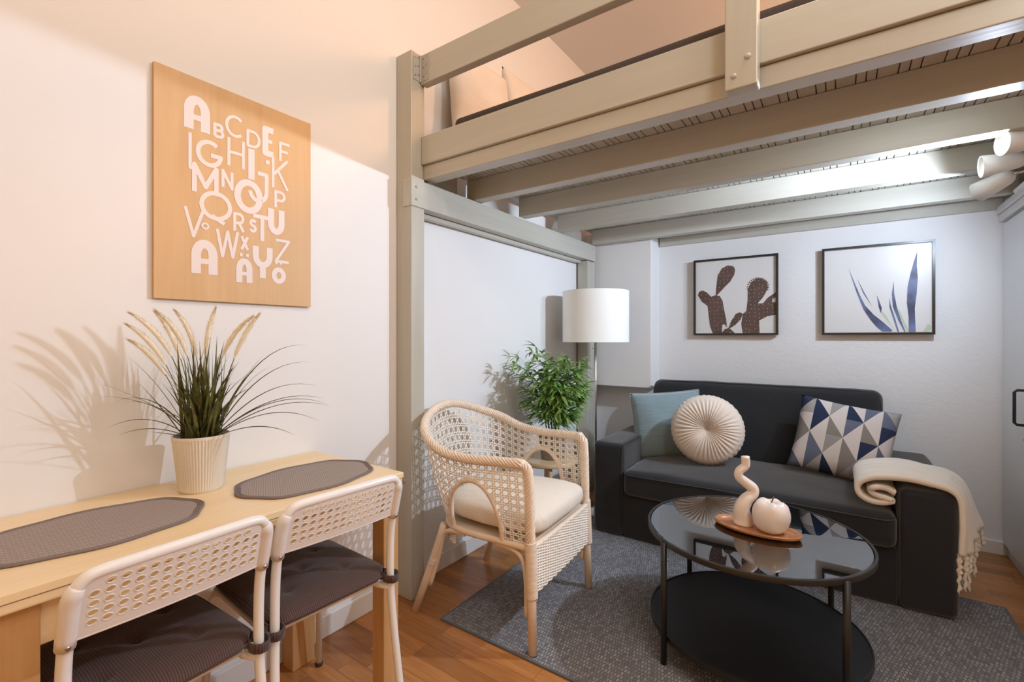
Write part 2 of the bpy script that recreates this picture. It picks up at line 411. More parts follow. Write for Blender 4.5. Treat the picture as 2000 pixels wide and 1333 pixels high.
def softbox(a, b, r, puff=(0, 0, 0), n=14, wr=0.0, seed=0):
    """rounded box, faces pushed out by puff along each axis"""
    m = MB(); cx = [(a[i]+b[i])/2 for i in range(3)]; h = [(b[i]-a[i])/2 for i in range(3)]
    def mp(p):
        q = [max(-h[i]+r, min(h[i]-r, p[i]*h[i])) for i in range(3)]
        d = Vector([p[i]*h[i]-q[i] for i in range(3)])
        if d.length > 1e-9: d = d.normalized()*r
        v = [q[i]+d[i] for i in range(3)]
        for i in range(3):
            j, k = (i+1) % 3, (i+2) % 3
            w_ = max(0, 1-(v[j]/h[j])**2)*max(0, 1-(v[k]/h[k])**2)
            v[i] += puff[i]*w_*(v[i]/h[i])
        P = Vector([v[i]+cx[i] for i in range(3)])
        if wr:
            nz = noise.noise_vector(P*7+Vector((seed, seed*2, 0)))
            P = P + nz*wr
        return P
    # non-uniform parameter so that corners get samples
    def pr(t, ax):
        e = r/h[ax]
        # t 0..1 -> -1..1 with dense ends
        k = 4/ n
        if t < k: return -1 + e*(t/k)
        if t > 1-k: return 1 - e*((1-t)/k)
        return (-1+e) + (2-2*e)*(t-k)/(1-2*k)
    for ax in range(3):
        j, k = (ax+1) % 3, (ax+2) % 3
        for sgn in (-1, 1):
            def fn(u, v_):
                p = [0, 0, 0]; p[ax] = sgn; p[j] = pr(u, j); p[k] = pr(v_, k); return mp(p)
            m.grid(fn, n, n)
    return m
def weld(o, d=0.0004):
    bm = bmesh.new(); bm.from_mesh(o.data); bmesh.ops.remove_doubles(bm, verts=bm.verts, dist=d)
    bmesh.ops.recalc_face_normals(bm, faces=bm.faces); bm.to_mesh(o.data); bm.free()
    for p in o.data.polygons: p.use_smooth = True
    return o
def SB(name, a, b, r, mat, parent=None, puff=(0,0,0), n=14, wr=0, seed=0, **k):
    return weld(softbox(a, b, r, puff, n, wr, seed).build(name, mat, parent, True, **k))

# ================================================================ THE ROOM
XL, YB, ZC = -1.655, 3.58, 3.26
XR, YF = 2.4, -2.2
struct(B('floor', (XL-.1, YF, -0.05), (XR+.1, YB+.1, 0), M['floor'], bevel=0))
struct(B('wall_left', (XL-.1, YF, 0), (XL, YB+.1, ZC), M['wall'], bevel=0))
struct(B('wall_back', (XL, YB, 0), (XR+.1, YB+.1, ZC), M['wall_rough'], bevel=0))
struct(B('wall_right', (XR, YF, 0), (XR+.1, YB, ZC), M['wall'], bevel=0))
struct(B('ceiling', (XL-.1, YF, ZC), (XR+.1, YB+.1, ZC+.08), M['ceiling'], bevel=0))
# boxed-in duct in the corner
struct(B('wall_duct', (XL, 3.385, 0.80), (-1.13, YB, 1.985), M['wall'], bevel=0.004))
def baseboard(name, a, b):
    m = MB(); m.box(a, b); return struct(m.build(name, M['trim'], bevel=0.004))
baseboard('baseboard_left', (XL, YF, 0), (XL+.014, YB, 0.085))
baseboard('baseboard_back', (XL+.014, YB-.014, 0), (0.72, YB, 0.075))

# ================================================================ LOFT BED
loft = empty('loft_bed', (-1.6, 1.48, 0), 'grey-beige painted wooden loft bed frame with joists spanning over the sofa corner', 'loft bed')
LO = Vector(loft.location)
def LB(name, a, b, mat='loft', bevel=0.003, parent=None):
    a = tuple(Vector(a)-LO); b = tuple(Vector(b)-LO)
    return B(name, a, b, M[mat], parent or loft, bevel)
# front post (upper and lower piece), back post, mid post
LB('post', (-1.652, 1.445, 0), (-1.557, 1.525, 2.45), 'loft_z')
LB('post', (-1.640, 3.215, 0), (-1.556, 3.335, 1.752), 'loft_z')
mid = LB('post', (-0.272, 1.455, 1.878), (-0.187, 1.503, 2.75), 'loft_z', 0.004)
LB('side_beam', (-1.607, 1.440, 1.757), (-1.550, 3.345, 1.879), 'loft_y', 0.003)
LB('shadow_strip', (-1.640, 1.53, 1.735), (-1.609, 3.21, 1.757), 'loft_y', 0.002)  # extra strip standing in for the thin shadow line under the side beam
LB('front_board', (-1.556, 1.505, 1.955), (1.75, 1.548, 2.082), 'loft')
LB('fascia_board', (-1.556, 1.520, 1.890), (1.75, 1.588, 1.953), 'loft')
LB('guard_rail', (-1.556, 1.500, 2.315), (0.95, 1.540, 2.447), 'loft')
LB('end_board', (-1.640, 1.592, 1.880), (-1.600, 1.80, 1.984), 'loft_y')
for y in (1.873, 2.280, 2.742, 3.275):
    LB('joist', (-1.600 if y < 2 else -1.548, y, 1.881), (0.712 if y > 2.7 else 1.7, y+.068, 1.989), 'loft')
LB('ledger', (-1.12, 3.545, 1.86), (0.712, 3.579, 1.984), 'loft', 0.002)
# tongue-and-groove deck: boards with real grooves between them
dk = MB(); x = -1.60; k = 0
while x < 1.70:
    w_ = 0.053 if k % 3 == 0 else 0.0265
    dk.box(Vector((x, 1.592, 1.990))-LO, Vector((x+w_-0.004, 3.575, 2.000))-LO); x += w_; k += 1
dk.box(Vector((-1.60, 1.592, 2.000))-LO, Vector((1.70, 3.575, 2.01))-LO)
dk.build('deck_boards', M['loft_y'], loft)
# hinge between post and rail
hg = MB(); hg.box(Vector((-1.5565, 1.455, 2.325))-LO, Vector((-1.5545, 1.499, 2.44))-LO)
hg.box(Vector((-1.5545, 1.4975, 2.325))-LO, Vector((-1.505, 1.4995, 2.44))-LO)
hg.tube([Vector((-1.552, 1.496, 2.322))-LO, Vector((-1.552, 1.496, 2.443))-LO], 0.0045, 10)
hinge = hg.build('hinge', M['painted_screw'], loft)
for (dx, dz, s) in ((0, 0.02, 0), (0, .06, 0), (0, .10, 0)):
    for yy in (1.466, 1.485):
        p = Vector((-1.5543, yy, 2.325+dz+(0.008 if yy > 1.47 else 0)))-LO
        MB().tube([p, p+Vector((.0015, 0, 0))], 0.0035, 10).build('screw', M['screw'], hinge)
    for xx in (-1.535, -1.516):
        p = Vector((xx, 1.4973, 2.325+dz+(0.008 if xx > -1.52 else 0)))-LO
        MB().tube([p, p+Vector((0, -.0015, 0))], 0.0035, 10).build('screw', M['screw'], hinge)
def dome(p, ax, r, name, mat, parent):
    m = MB(); prof = [(r*math.cos(a), r*0.6*math.sin(a)) for a in [i*PI/2/6 for i in range(6)]]+[(0.0004, r*.6)]
    m.lathe(prof, 16, cap1=True)
    rot = (R(90), 0, 0) if ax == 'y' else (0, R(90), 0)
    return m.build(name, mat, parent, True, loc=tuple(Vector(p)-LO), rot=rot)
dome((-0.212, 1.455, 1.960), 'y', 0.009, 'bolt', M['painted_screw'], loft)
dome((-0.248, 1.455, 1.915), 'y', 0.008, 'bolt', M['painted_screw'], loft)
dome((-1.549, 1.468, 1.845), 'x', 0.006, 'bolt', M['screw'], loft)
dome((-1.549, 1.468, 1.790), 'x', 0.006, 'bolt', M['screw'], loft)
dome((-1.549, 3.30, 1.845), 'x', 0.005, 'bolt', M['screw'], loft)
dome((-1.6, 1.4445, 0.52), 'y', 0.005, 'bolt', M['screw'], loft)

# mattress and pillows on the loft
mt = SB('mattress', (-1.452, 1.600, 2.012), (1.65, 3.45, 2.176), 0.03, M['mattress'], n=18, puff=(0, 0, 0.01), wr=0.006)
tag(mt, 'mattress under a dark grey-brown cover lying on the loft deck', 'mattress')

def cushion(w, h, t, n=26, conc=0.06, ears=0.0, wr=0.004, seed=0, q=0.42):
    """pillow in local XZ plane, thickness along Y, centre at origin. returns MB with uv list"""
    m = MB(); uv = []
    for sgn in (-1, 1):
        def fn(a, b):
            u = a*2-1; v = b*2-1
            X = w/2*u*(1-conc*(1-v*v)); Z = h/2*v*(1-conc*(1-u*u))
            T = t/2*(max(0, 1-u**4)**q)*(max(0, 1-v**4)**q)*(0.72+0.28*(1-u*u)*(1-v*v))
            p = Vector((X, sgn*T, Z))
            d = noise.noise(p*9+Vector((seed, seed, 0)))*wr*(1-u**6)*(1-v**6)
            # tension folds from corners
            p.y += sgn*d
            return p
        m.grid(fn, n, n); 
    return m
def uv_planar(o, w, h):
    me = o.data; uvl = me.uv_layers.new(name='UVMap')
    for poly in me.polygons:
        for li in poly.loop_indices:
            c = me.vertices[me.loops[li].vertex_index].co
            uvl.data[li].uv = (c.x/w+0.5, c.z/h+0.5)
def orient(o, center, normal, roll=0.0):
    """local -Y faces along 'normal'; local Z is up, rolled"""
    n = Vector(normal).normalized(); y = -n
    z = Vector((0, 0, 1)); z = (z - y*z.dot(y)).normalized(); x = y.cross(z)
    m3 = Matrix((x, y, z)).transposed() @ Matrix.Rotation(roll, 3, 'Y')
    o.rotation_euler = m3.to_euler(); o.location = center
for i, (c, nrm, lab, rl, w_) in enumerate([
        ((-1.545, 1.925, 2.400), (1, -.10, 0.10), 'cream pillow nearest the corner post, propped on the loft bed against the wall', 0.02, .43),
        ((-1.545, 2.385, 2.455), (1, .0, 0.12), 'cream pillow behind the other one on the loft bed, farther from the corner post', -0.02, .46)]):
    p = weld(cushion(w_, .46 if i == 0 else .54, .14, conc=.05, seed=i*3, wr=.012).build('bed_pillow', M['pillow'], None, True))
    orient(p, c, nrm, rl); tag(p, lab, 'pillow', 'pillows on the loft bed')

# ================================================================ WARDROBE + SPOTLIGHTS (right)
wd = empty('wardrobe', (1.02, 2.9, 0), 'white wardrobe with a black bar handle standing right of the sofa', 'wardrobe')
def WB(name, a, b, mat, bevel=0.002, parent=None):
    o = Vector(wd.location); return B(name, Vector(a)-o, Vector(b)-o, mat, parent or wd, bevel)
WB('body', (0.735, 2.10, 0.0), (1.33, 3.578, 1.79), M['cabinet'])
d1 = WB('door', (0.716, 2.90, 0.07), (0.734, 3.572, 1.78), M['cabinet'], 0.002)
d2 = WB('door', (0.716, 2.20, 0.07), (0.734, 2.896, 1.78), M['cabinet'], 0.002)
hp = MB(); ho = Vector(wd.location)
pth = [Vector(p)-ho for p in ((0.716, 3.20, 0.755), (0.690, 3.20, 0.755), (0.680, 3.20, 0.765), (0.680, 3.20, 0.91), (0.690, 3.20, 0.92), (0.716, 3.20, 0.92))]
hp.tube(pth, 0.0065, 10).build('handle', M['black_metal'], d1, True)
MB().lathe([(0.004, 0), (0.004, .012), (0.009, .016), (0.009, .022), (0.001, .024)], 16, cap0=True, cap1=True).build('knob', M['chrome'], d1, True, loc=tuple(Vector((0.716, 3.12, 0.70))-ho), rot=(0, R(-90), 0))
WB('cornice', (0.700, 2.10, 1.791), (1.33, 3.578, 1.83), M['trim'], 0.003)
WB('cornice', (0.690, 2.10, 1.832), (1.33, 3.578, 1.87), M['trim'], 0.004)

fx = empty('spotlight_bar', (0.66, 2.60, 1.80), 'white three-headed spotlight fixture above the wardrobe under the loft joists', 'spotlight')
FO = Vector(fx.location)
MB().tube([Vector((0.655, 2.30, 1.836))-FO, Vector((0.655, 3.05, 1.836))-FO], 0.011, 12).build('bar', M['lampwhite'], fx, True)
B('mounting_plate', Vector((0.662, 2.55, 1.818))-FO, Vector((0.689, 2.72, 1.856))-FO, M['lampwhite'], fx)
def head(base, aim, L, r0, r1, power, cone, blend=0.55):
    base = Vector(base); d = Vector(aim).normalized()
    q = Vector((0, 0, 1)).rotation_difference(d).to_euler()
    prof = [(r0*.35, -.012), (r0*.8, 0.0), (r0, .012), (r0*.55+r1*.45, L*.5), (r1, L), (r1-.003, L), (r0*.5+r1*.4, L*.5), (r0*.8, .02)]
    hd = MB().lathe(prof, 28, cap0=True).build('lamp_head', M['lampwhite'], fx, True, loc=tuple(base-FO), rot=tuple(q))
    MB().lathe([(0.001, L*.62), (r1*.62, L*.64), (r1*.62, L*.6), (.001, L*.55)], 20).build('bulb', M['bulb'], hd, True)
    MB().tube([base-FO, base-FO+Vector((.03, 0, .01)), Vector((0.655, base.y, 1.836))-FO], 0.006, 8).build('arm', M['chrome'], fx, True)
    l = bpy.data.lights.new('spotlight_beam', 'SPOT'); l.energy = power; l.color = SPOT; l.shadow_soft_size = 0.022
    l.spot_size = R(cone); l.spot_blend = blend
    o = bpy.data.objects.new('spotlight_beam', l); col.objects.link(o)
    o.location = base + d*(L+.006); o.rotation_euler = Vector((0, 0, -1)).rotation_difference(d).to_euler()
head((0.575, 2.37, 1.858), (-1, -.33, -.05), .115, .030, .043, 106*SPOT_POWER, 158, .85)
head((0.56, 2.53, 1.838), (-1, -.06, -.07), .115, .030, .042, 16*SPOT_POWER, 165)
head((0.555, 2.66, 1.815), (-.70, 0.60, -.30), .115, .030, .042, 31*SPOT_POWER, 155, .8)

# ================================================================ ARTWORK WITH LETTERS
art = empty('alphabet_board', (XL, 0.767, 1.286), 'birch plywood alphabet picture printed with white letters on the wall over the dining table', 'picture')
AO = Vector(art.location)
B('plywood_panel', Vector((XL+.003, 0.520, 1.286))-AO, Vector((XL+.015, 1.015, 1.979))-AO, M['ply'], art, 0.001)
LET = [('A',0.596,0.669,1.802,1.922,'b'),('B',0.678,0.711,1.812,1.860,'n'),('C',0.713,0.774,1.832,1.905,'n'),('D',0.780,0.827,1.816,1.876,'n'),
('E',0.833,0.882,1.804,1.908,'b'),('F',0.892,0.936,1.797,1.872,'n'),('L',0.608,0.640,1.690,1.807,'n'),('G',0.628,0.707,1.711,1.797,'m'),
('H',0.720,0.775,1.730,1.832,'n'),('I',0.787,0.806,1.708,1.812,'b'),('j',0.781,0.865,1.633,1.767,'m'),('K',0.866,0.928,1.696,1.813,'n'),
('M',0.618,0.694,1.617,1.716,'m'),('N',0.702,0.739,1.654,1.718,'n'),('O',0.741,0.835,1.590,1.705,'b'),('P',0.875,0.916,1.628,1.694,'n'),
('Q',0.638,0.735,1.534,1.639,'m'),('R',0.738,0.775,1.519,1.586,'n'),('S',0.788,0.815,1.528,1.575,'n'),('T',0.795,0.865,1.498,1.594,'m'),
('U',0.852,0.912,1.535,1.636,'b'),('V',0.595,0.655,1.480,1.577,'n'),('W',0.685,0.757,1.430,1.525,'n'),('X',0.760,0.789,1.461,1.514,'n'),
('Y',0.800,0.869,1.366,1.495,'b'),('Z',0.876,0.933,1.437,1.522,'n'),('Å',0.616,0.691,1.357,1.502,'b'),('Ä',0.747,0.800,1.345,1.452,'b'),('Ö',0.866,0.917,1.362,1.431,'b')]
def arc(cx, cy, rx, ry, a0, a1, n=16): return [(cx+rx*math.cos(R(a0+(a1-a0)*i/n)), cy+ry*math.sin(R(a0+(a1-a0)*i/n))) for i in range(n+1)]
archA = [[(0, 0), (0, .62)] + arc(.5, .62, .5, .38, 180, 0) + [(1, 0)], [(0, .42), (1, .42)]]
GL = {
 'B': [[(0,0),(0,1),(.55,1)]+arc(.55,.76,.35,.24,90,-90)+[(0,.52)], [(.55,.52)]+arc(.58,.26,.42,.26,90,-90)+[(0,0)]],
 'C': [arc(.52,.5,.52,.5,45,315,24)], 'D': [[(0,0),(0,1),(.45,1)]+arc(.45,.5,.55,.5,90,-90,20)+[(0,0)]],
 'E': [[(1,1),(0,1),(0,0),(1,0)],[(0,.52),(.85,.52)]], 'F': [[(1,1),(0,1),(0,0)],[(0,.55),(.8,.55)]],
 'L': [[(0,1),(0,0),(1,0)]], 'G': [arc(.5,.5,.5,.5,50,330,26)+[(1,.45),(.55,.45)]], 'H': [[(0,0),(0,1)],[(1,0),(1,1)],[(0,.5),(1,.5)]],
 'I': [[(.5,0),(.5,1)]], 'j': [[(.42,.80),(.85,.80),(.85,.3)]+arc(.45,.3,.40,.30,0,-170,14)], 'K': [[(0,0),(0,1)],[(1,1),(.05,.45)],[(.3,.62),(1,0)]],
 'M': [[(0,0),(0,1),(.5,.25),(1,1),(1,0)]], 'N': [[(0,0),(0,1),(1,0),(1,1)]], 'O': [arc(.5,.5,.5,.5,0,360,32)],
 'P': [[(0,0),(0,1),(.55,1)]+arc(.55,.73,.45,.27,90,-90)+[(0,.46)]], 'Q': [arc(.5,.56,.5,.44,0,360,32),[(.35,.20),(.8,-.02)]],
 'R': [[(0,0),(0,1),(.5,1)]+arc(.5,.74,.45,.26,90,-90)+[(0,.48)],[(.5,.48),(1,0)]],
 'S': [arc(.5,.75,.42,.25,20,270,14)+arc(.5,.25,.45,.25,90,-160,14)], 'T': [[(0,1),(1,1)],[(.55,1),(.55,0)]],
 'U': [[(0,1),(0,.35)]+arc(.5,.35,.5,.35,180,360)+[(1,1)]], 'V': [[(0,1),(.45,0),(1,1)]], 'W': [[(0,1),(.25,0),(.5,.95),(.75,0),(1,1)]],
 'X': [[(0,0),(1,1)],[(0,1),(1,0)]], 'Y': [[(0,1),(0,.72)]+arc(.5,.72,.5,.30,180,360)+[(1,1)],[(.5,.42),(.5,0)]],
 'Z': [[(0,1),(1,1),(0,0),(1,0)]], 'A': archA,
 'Å': [[(x_, y_*.80) for x_, y_ in s_] for s_ in archA], 'Ä': [[(x_, y_*.82) for x_, y_ in s_] for s_ in archA],
 'Ö': [[(x_, y_*.80) for x_, y_ in arc(.5,.5,.5,.5,0,360,28)]]}
def ribbon(m, pts, wd_, zoff, y0, z0, th=0.0008):
    P = [Vector((a, b)) for a, b in pts]
    P = [p for i, p in enumerate(P) if i == 0 or (p-P[i-1]).length > 1e-4]
    closed = (P[0]-P[-1]).length < 1e-4
    X = XL+.015-AO.x+th+zoff
    def V3(q, k): return (X+k*2e-6, q.x-AO.y, q.y-AO.z)
    for i in range(len(P)-1):
        d = (P[i+1]-P[i]).normalized(); n = Vector((-d.y, d.x))*wd_/2
        m.add([V3(P[i]-n, 2*i), V3(P[i+1]-n, 2*i), V3(P[i+1]+n, 2*i), V3(P[i]+n, 2*i)], [(0, 1, 2, 3)])
        if i > 0 or closed:
            m.add([V3(P[i]+Vector((math.cos(2*PI*k/14), math.sin(2*PI*k/14)))*wd_/2, 2*i+1) for k in range(14)], [tuple(range(14))])
for li, (ch, y0, y1, z0, z1, wt) in enumerate(LET):
    sw = {'n': .0095, 'm': .0135, 'b': .021}[wt]
    if ch in 'AÅU': sw = .027 if ch != 'U' else .022
    if ch == 'Ä': sw = .020
    if ch == 'Ö': sw = .017
    if ch == 'O': sw = .021
    m = MB(); a0, a1, b0, b1 = y0+sw/2, y1-sw/2, z0+sw/2, z1-sw/2
    if ch == 'I': a0 = a1 = (y0+y1)/2; b0, b1 = z0, z1
    for si, s_ in enumerate(GL[ch]):
        k = sw*(0.62 if (ch in 'AÅÄE' and si == 1) else 1)
        ribbon(m, [(a0+(a1-a0)*p, b0+(b1-b0)*q) for p, q in s_], k, 0.00003*(li % 7)+0.00012*si, 0, 0)
    if ch == 'Å': ribbon(m, [(.655+.0085*math.cos(2*PI*i/20), 1.522+.0085*math.sin(2*PI*i/20)) for i in range(21)], .006, .0005, 0, 0)
    if ch == 'Ä':
        for yy in (.763, .783): ribbon(m, [(yy, 1.442), (yy, 1.453)], .010, .0005, 0, 0)
    if ch == 'Ö':
        for yy in (.882, .899): ribbon(m, [(yy, 1.431), (yy, 1.440)], .009, .0005, 0, 0)
    if ch == 'j': ribbon(m, [(.851, 1.776), (.851, 1.790)], .014, .0005, 0, 0)
    m.build('printed_letter', M['letter'], art, fix=False)

# ================================================================ FRAMED PRINTS
def framed(name, x0, x1, z0, z1, label):
    f = empty(name, ((x0+x1)/2, YB, z0), label, 'picture'); o = Vector(f.location)
    yf, yb = 3.528, 3.562; t = .013
    m = MB()
    m.box(Vector((x0, yf, z0))-o, Vector((x1, yb, z0+t))-o); m.box(Vector((x0, yf, z1-t))-o, Vector((x1, yb, z1))-o)
    m.box(Vector((x0, yf, z0+t))-o, Vector((x0+t, yb, z1-t))-o); m.box(Vector((x1-t, yf, z0+t))-o, Vector((x1, yb, z1-t))-o)
    m.build('frame', M['frame_black'], f)
    B('hanger', Vector(((x0+x1)/2-.15, yb, z1-.10))-o, Vector(((x0+x1)/2+.15, YB, z1-.06))-o, M['frame_black'], f, 0)
    pr = B('print', Vector((x0+t-.001, 3.545, z0+t-.001))-o, Vector((x1-t+.001, yb-.002, z1-t+.001))-o, M['paper'], f, 0)
    return f, o, pr
def flat(poly, o, y, name, mat, parent):
    n = len(poly); th = .0012; m = MB()
    m.add([Vector((a, y, b))-o for a, b in poly]+[Vector((a, y+th, b))-o for a, b in poly],
          [tuple(range(n)), tuple(range(2*n-1, n-1, -1))]+[(i, (i+1) % n, (i+1) % n+n, i+n) for i in range(n)])
    return m.build(name, mat, parent)
fa, oa, pa = framed('framed_cactus_print', -0.868, -0.334, 1.188, 1.727, 'black-framed square picture of brown cactus pads, left of the two over the sofa')
CP = [
 [(-0.722,1.475),(-0.717,1.53),(-0.708,1.61),(-0.68,1.658),(-0.643,1.675),(-0.606,1.667),(-0.595,1.641),(-0.601,1.607),(-0.624,1.564),(-0.661,1.526),(-0.713,1.469)],
 [(-0.841,1.476),(-0.833,1.501),(-0.809,1.51),(-0.78,1.493),(-0.751,1.461),(-0.722,1.472),(-0.694,1.463),(-0.675,1.427),(-0.666,1.366),(-0.652,1.296),(-0.647,1.241),(-0.666,1.266),(-0.678,1.256),(-0.68,1.202),(-0.741,1.202),(-0.76,1.257),(-0.767,1.319),(-0.775,1.396),(-0.814,1.428)],
 [(-0.682,1.202),(-0.661,1.231),(-0.638,1.237),(-0.62,1.285),(-0.592,1.334),(-0.565,1.346),(-0.547,1.333),(-0.561,1.294),(-0.597,1.255),(-0.629,1.235),(-0.597,1.202)],
 [(-0.525,1.352),(-0.516,1.429),(-0.516,1.498),(-0.499,1.545),(-0.464,1.572),(-0.429,1.57),(-0.4,1.544),(-0.395,1.5),(-0.421,1.444),(-0.455,1.402),(-0.429,1.401),(-0.349,1.405),(-0.349,1.322),(-0.395,1.314),(-0.447,1.286),(-0.444,1.202),(-0.547,1.202),(-0.556,1.264),(-0.547,1.333)],
 [(-0.423,1.401),(-0.395,1.438),(-0.349,1.471),(-0.349,1.44),(-0.369,1.427),(-0.369,1.404)]]
random.seed(4)
def inside(x, y, poly):
    c = False; n = len(poly)
    for i in range(n):
        (x1, y1), (x2, y2) = poly[i], poly[i-1]
        if (y1 > y) != (y2 > y) and x < (x2-x1)*(y-y1)/(y2-y1)+x1: c = not c
    return c
def jag(poly, amp, spine=False):
    out = []
    n = len(poly)
    for i in range(n):
        a = Vector(poly[i]); b = Vector(poly[(i+1) % n]); L = (b-a).length; k = max(1, int(L/.018))
        nrm = Vector((-(b-a).y, (b-a).x)); nrm = nrm.normalized() if L > 0 else nrm
        for j in range(k):
            p = a.lerp(b, j/k)
            out.append(tuple(p))
    return out
for i, p in enumerate(CP):
    flat(p, oa, 3.5441-.0002*i, 'cactus_image', M['cactus'], pa)
dm = MB()
for p in CP[:4]:
    xs = [a for a, b in p]; zs = [b for a, b in p]
    gx = min(xs)
    while gx < max(xs):
        gz = min(zs)
        while gz < max(zs):
            X = gx+random.uniform(-.006, .006); Z = gz+random.uniform(-.006, .006)
            if inside(X, Z, p): dm.add([Vector((X+.0021*math.cos(a), 3.5431, Z+.0021*math.sin(a)))-oa for a in [2*PI*k/8 for k in range(8)]], [tuple(range(8))])
            gz += .027
        gx += .027
tag(dm.build('spine_dots', M['dots'], pa), kind='stuff')
sp = MB()   # spines on the crown of the right pad
for k in range(15):
    a = R(-20+k*15); cx_, cz = -0.455, 1.513; rx, rz = .058, .055
    bx, bz = cx_+rx*math.cos(a), cz+rz*math.sin(a)
    d = Vector((math.cos(a), math.sin(a))); nn = Vector((-d.y, d.x))*.0035
    for s3 in (-.4, .4):
        e = Vector((bx, bz))+(d+nn.normalized()*s3)*.013
        sp.add([Vector((bx+nn.x, 3.5438, bz+nn.y))-oa, Vector((bx-nn.x, 3.5438, bz-nn.y))-oa, Vector((e.x, 3.5438, e.y))-oa], [(0, 1, 2)])
sp.build('cactus_spines', M['cactus'], pa)

fb, ob, pb = framed('framed_agave_print', -0.093, 0.440, 1.188, 1.727, 'black-framed square picture of blue agave leaves, right of the two over the sofa')
AP = [
 [(0.043,1.597),(0.064,1.534),(0.093,1.445),(0.124,1.365),(0.165,1.308),(0.212,1.26),(0.253,1.213),(0.248,1.204),(0.205,1.205),(0.178,1.235),(0.144,1.287),(0.117,1.339),(0.096,1.401),(0.068,1.498)],
 [(0.086,1.528),(0.113,1.461),(0.158,1.357),(0.117,1.435)],
 [(0.18,1.424),(0.192,1.388),(0.204,1.345),(0.199,1.315),(0.189,1.354)],
 [(0.258,1.503),(0.261,1.427),(0.274,1.342),(0.294,1.266),(0.313,1.204),(0.307,1.204),(0.278,1.275),(0.255,1.351),(0.25,1.427)],
 [(0.239,1.407),(0.245,1.36),(0.265,1.284),(0.283,1.204),(0.276,1.204),(0.258,1.276),(0.239,1.352)],
 [(0.364,1.668),(0.362,1.586),(0.366,1.512),(0.361,1.421),(0.353,1.339),(0.357,1.203),(0.326,1.204),(0.326,1.291),(0.318,1.374),(0.321,1.465),(0.335,1.547),(0.351,1.62)]]
for i, p in enumerate(AP):
    flat(p, ob, 3.5441-.0002*i, 'agave_leaf_image', M['agave'], pb)
for p in ([(0.098,1.42),(0.130,1.350),(0.118,1.352),(0.100,1.395)], [(0.200,1.335),(0.225,1.30),(0.240,1.26),(0.262,1.215),(0.255,1.225),(0.228,1.27),(0.203,1.31)],
          [(0.268,1.36),(0.290,1.32),(0.312,1.25),(0.330,1.21),(0.318,1.205),(0.296,1.27),(0.276,1.33)], [(0.326,1.25),(0.336,1.24),(0.340,1.205),(0.326,1.205)],
          [(0.41,1.25),(0.424,1.235),(0.424,1.22),(0.405,1.203),(0.39,1.203)]):
    flat(p, ob, 3.5443, 'agave_leaf_image', M['agave_g'], pb)

# ================================================================ DINING TABLE
tb = empty('dining_table', (-1.40, 0.42, 0), 'birch dining table with a folding top pushed lengthwise against the left wall', 'table')
TO = Vector(tb.location); TZ = 0.7365
def TB(name, a, b, mat, bevel=0.0015, parent=None): return B(name, Vector(a)-TO, Vector(b)-TO, mat, parent or tb, bevel)
TB('tabletop', (-1.652, -0.50, TZ-.0175), (-1.152, 1.037, TZ), M['birch'], 0.002)
TB('folding_leaf', (-1.652, -0.50, TZ-.037), (-1.156, 1.034, TZ-.0195), M['birch'], 0.002)
TB('apron', (-1.195, -0.30, TZ-.120), (-1.178, 0.975, TZ-.038), M['birch'])
TB('apron', (-1.600, -0.30, TZ-.120), (-1.590, 1.000, TZ-.038), M['birch'])
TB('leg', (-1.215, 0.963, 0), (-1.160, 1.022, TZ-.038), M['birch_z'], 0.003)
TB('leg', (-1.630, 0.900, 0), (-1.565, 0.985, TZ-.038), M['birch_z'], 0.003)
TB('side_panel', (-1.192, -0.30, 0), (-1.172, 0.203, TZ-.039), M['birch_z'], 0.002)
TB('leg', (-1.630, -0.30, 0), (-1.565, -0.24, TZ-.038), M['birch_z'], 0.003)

# placemats
def placemat(cx, cy, rz, label):
    e = empty('placemat', (cx, cy, TZ), label, 'placemat', rz, 'grey oval placemats')
    def rad(a, k):  # curvy oval with pointed shoulders at both ends
        L_, W_ = 0.208, 0.144
        s = 1.0 - 0.008*math.cos(4*a) + 0.024*math.cos(8*a)
        sa, ca = math.sin(a), math.cos(a)
        return (W_*k*s*math.copysign(abs(sa)**.90, sa), L_*k*s*math.copysign(abs(ca)**.94, ca))
    n = 96; m = MB()
    def ring(k, z): return [(*rad(2*PI*i/n, k), z) for i in range(n)]
    vs = ring(.93, 0.0) + ring(.93, 0.004); m.add(vs, [tuple(range(n-1, -1, -1)), tuple(range(n, 2*n))]+[(i, (i+1) % n, (i+1) % n+n, i+n) for i in range(n)])
    m.build('woven_field', M['placemat'], e)
    m = MB()
    for k, r_ in ((.945, .0026), (.970, .0028), (.996, .0032)):
        m.tube([(*rad(2*PI*i/n, k), r_) for i in range(n)], r_, 6, closed=True)
    m.build('braided_border', M['mat_edge'], e, True)
    return e
placemat(-1.385, 0.330, R(-4), 'grey-brown scalloped oval placemat on the table, left of the potted grass')
placemat(-1.345, 0.825, R(3), 'grey-brown scalloped oval placemat on the table, right of the potted grass')

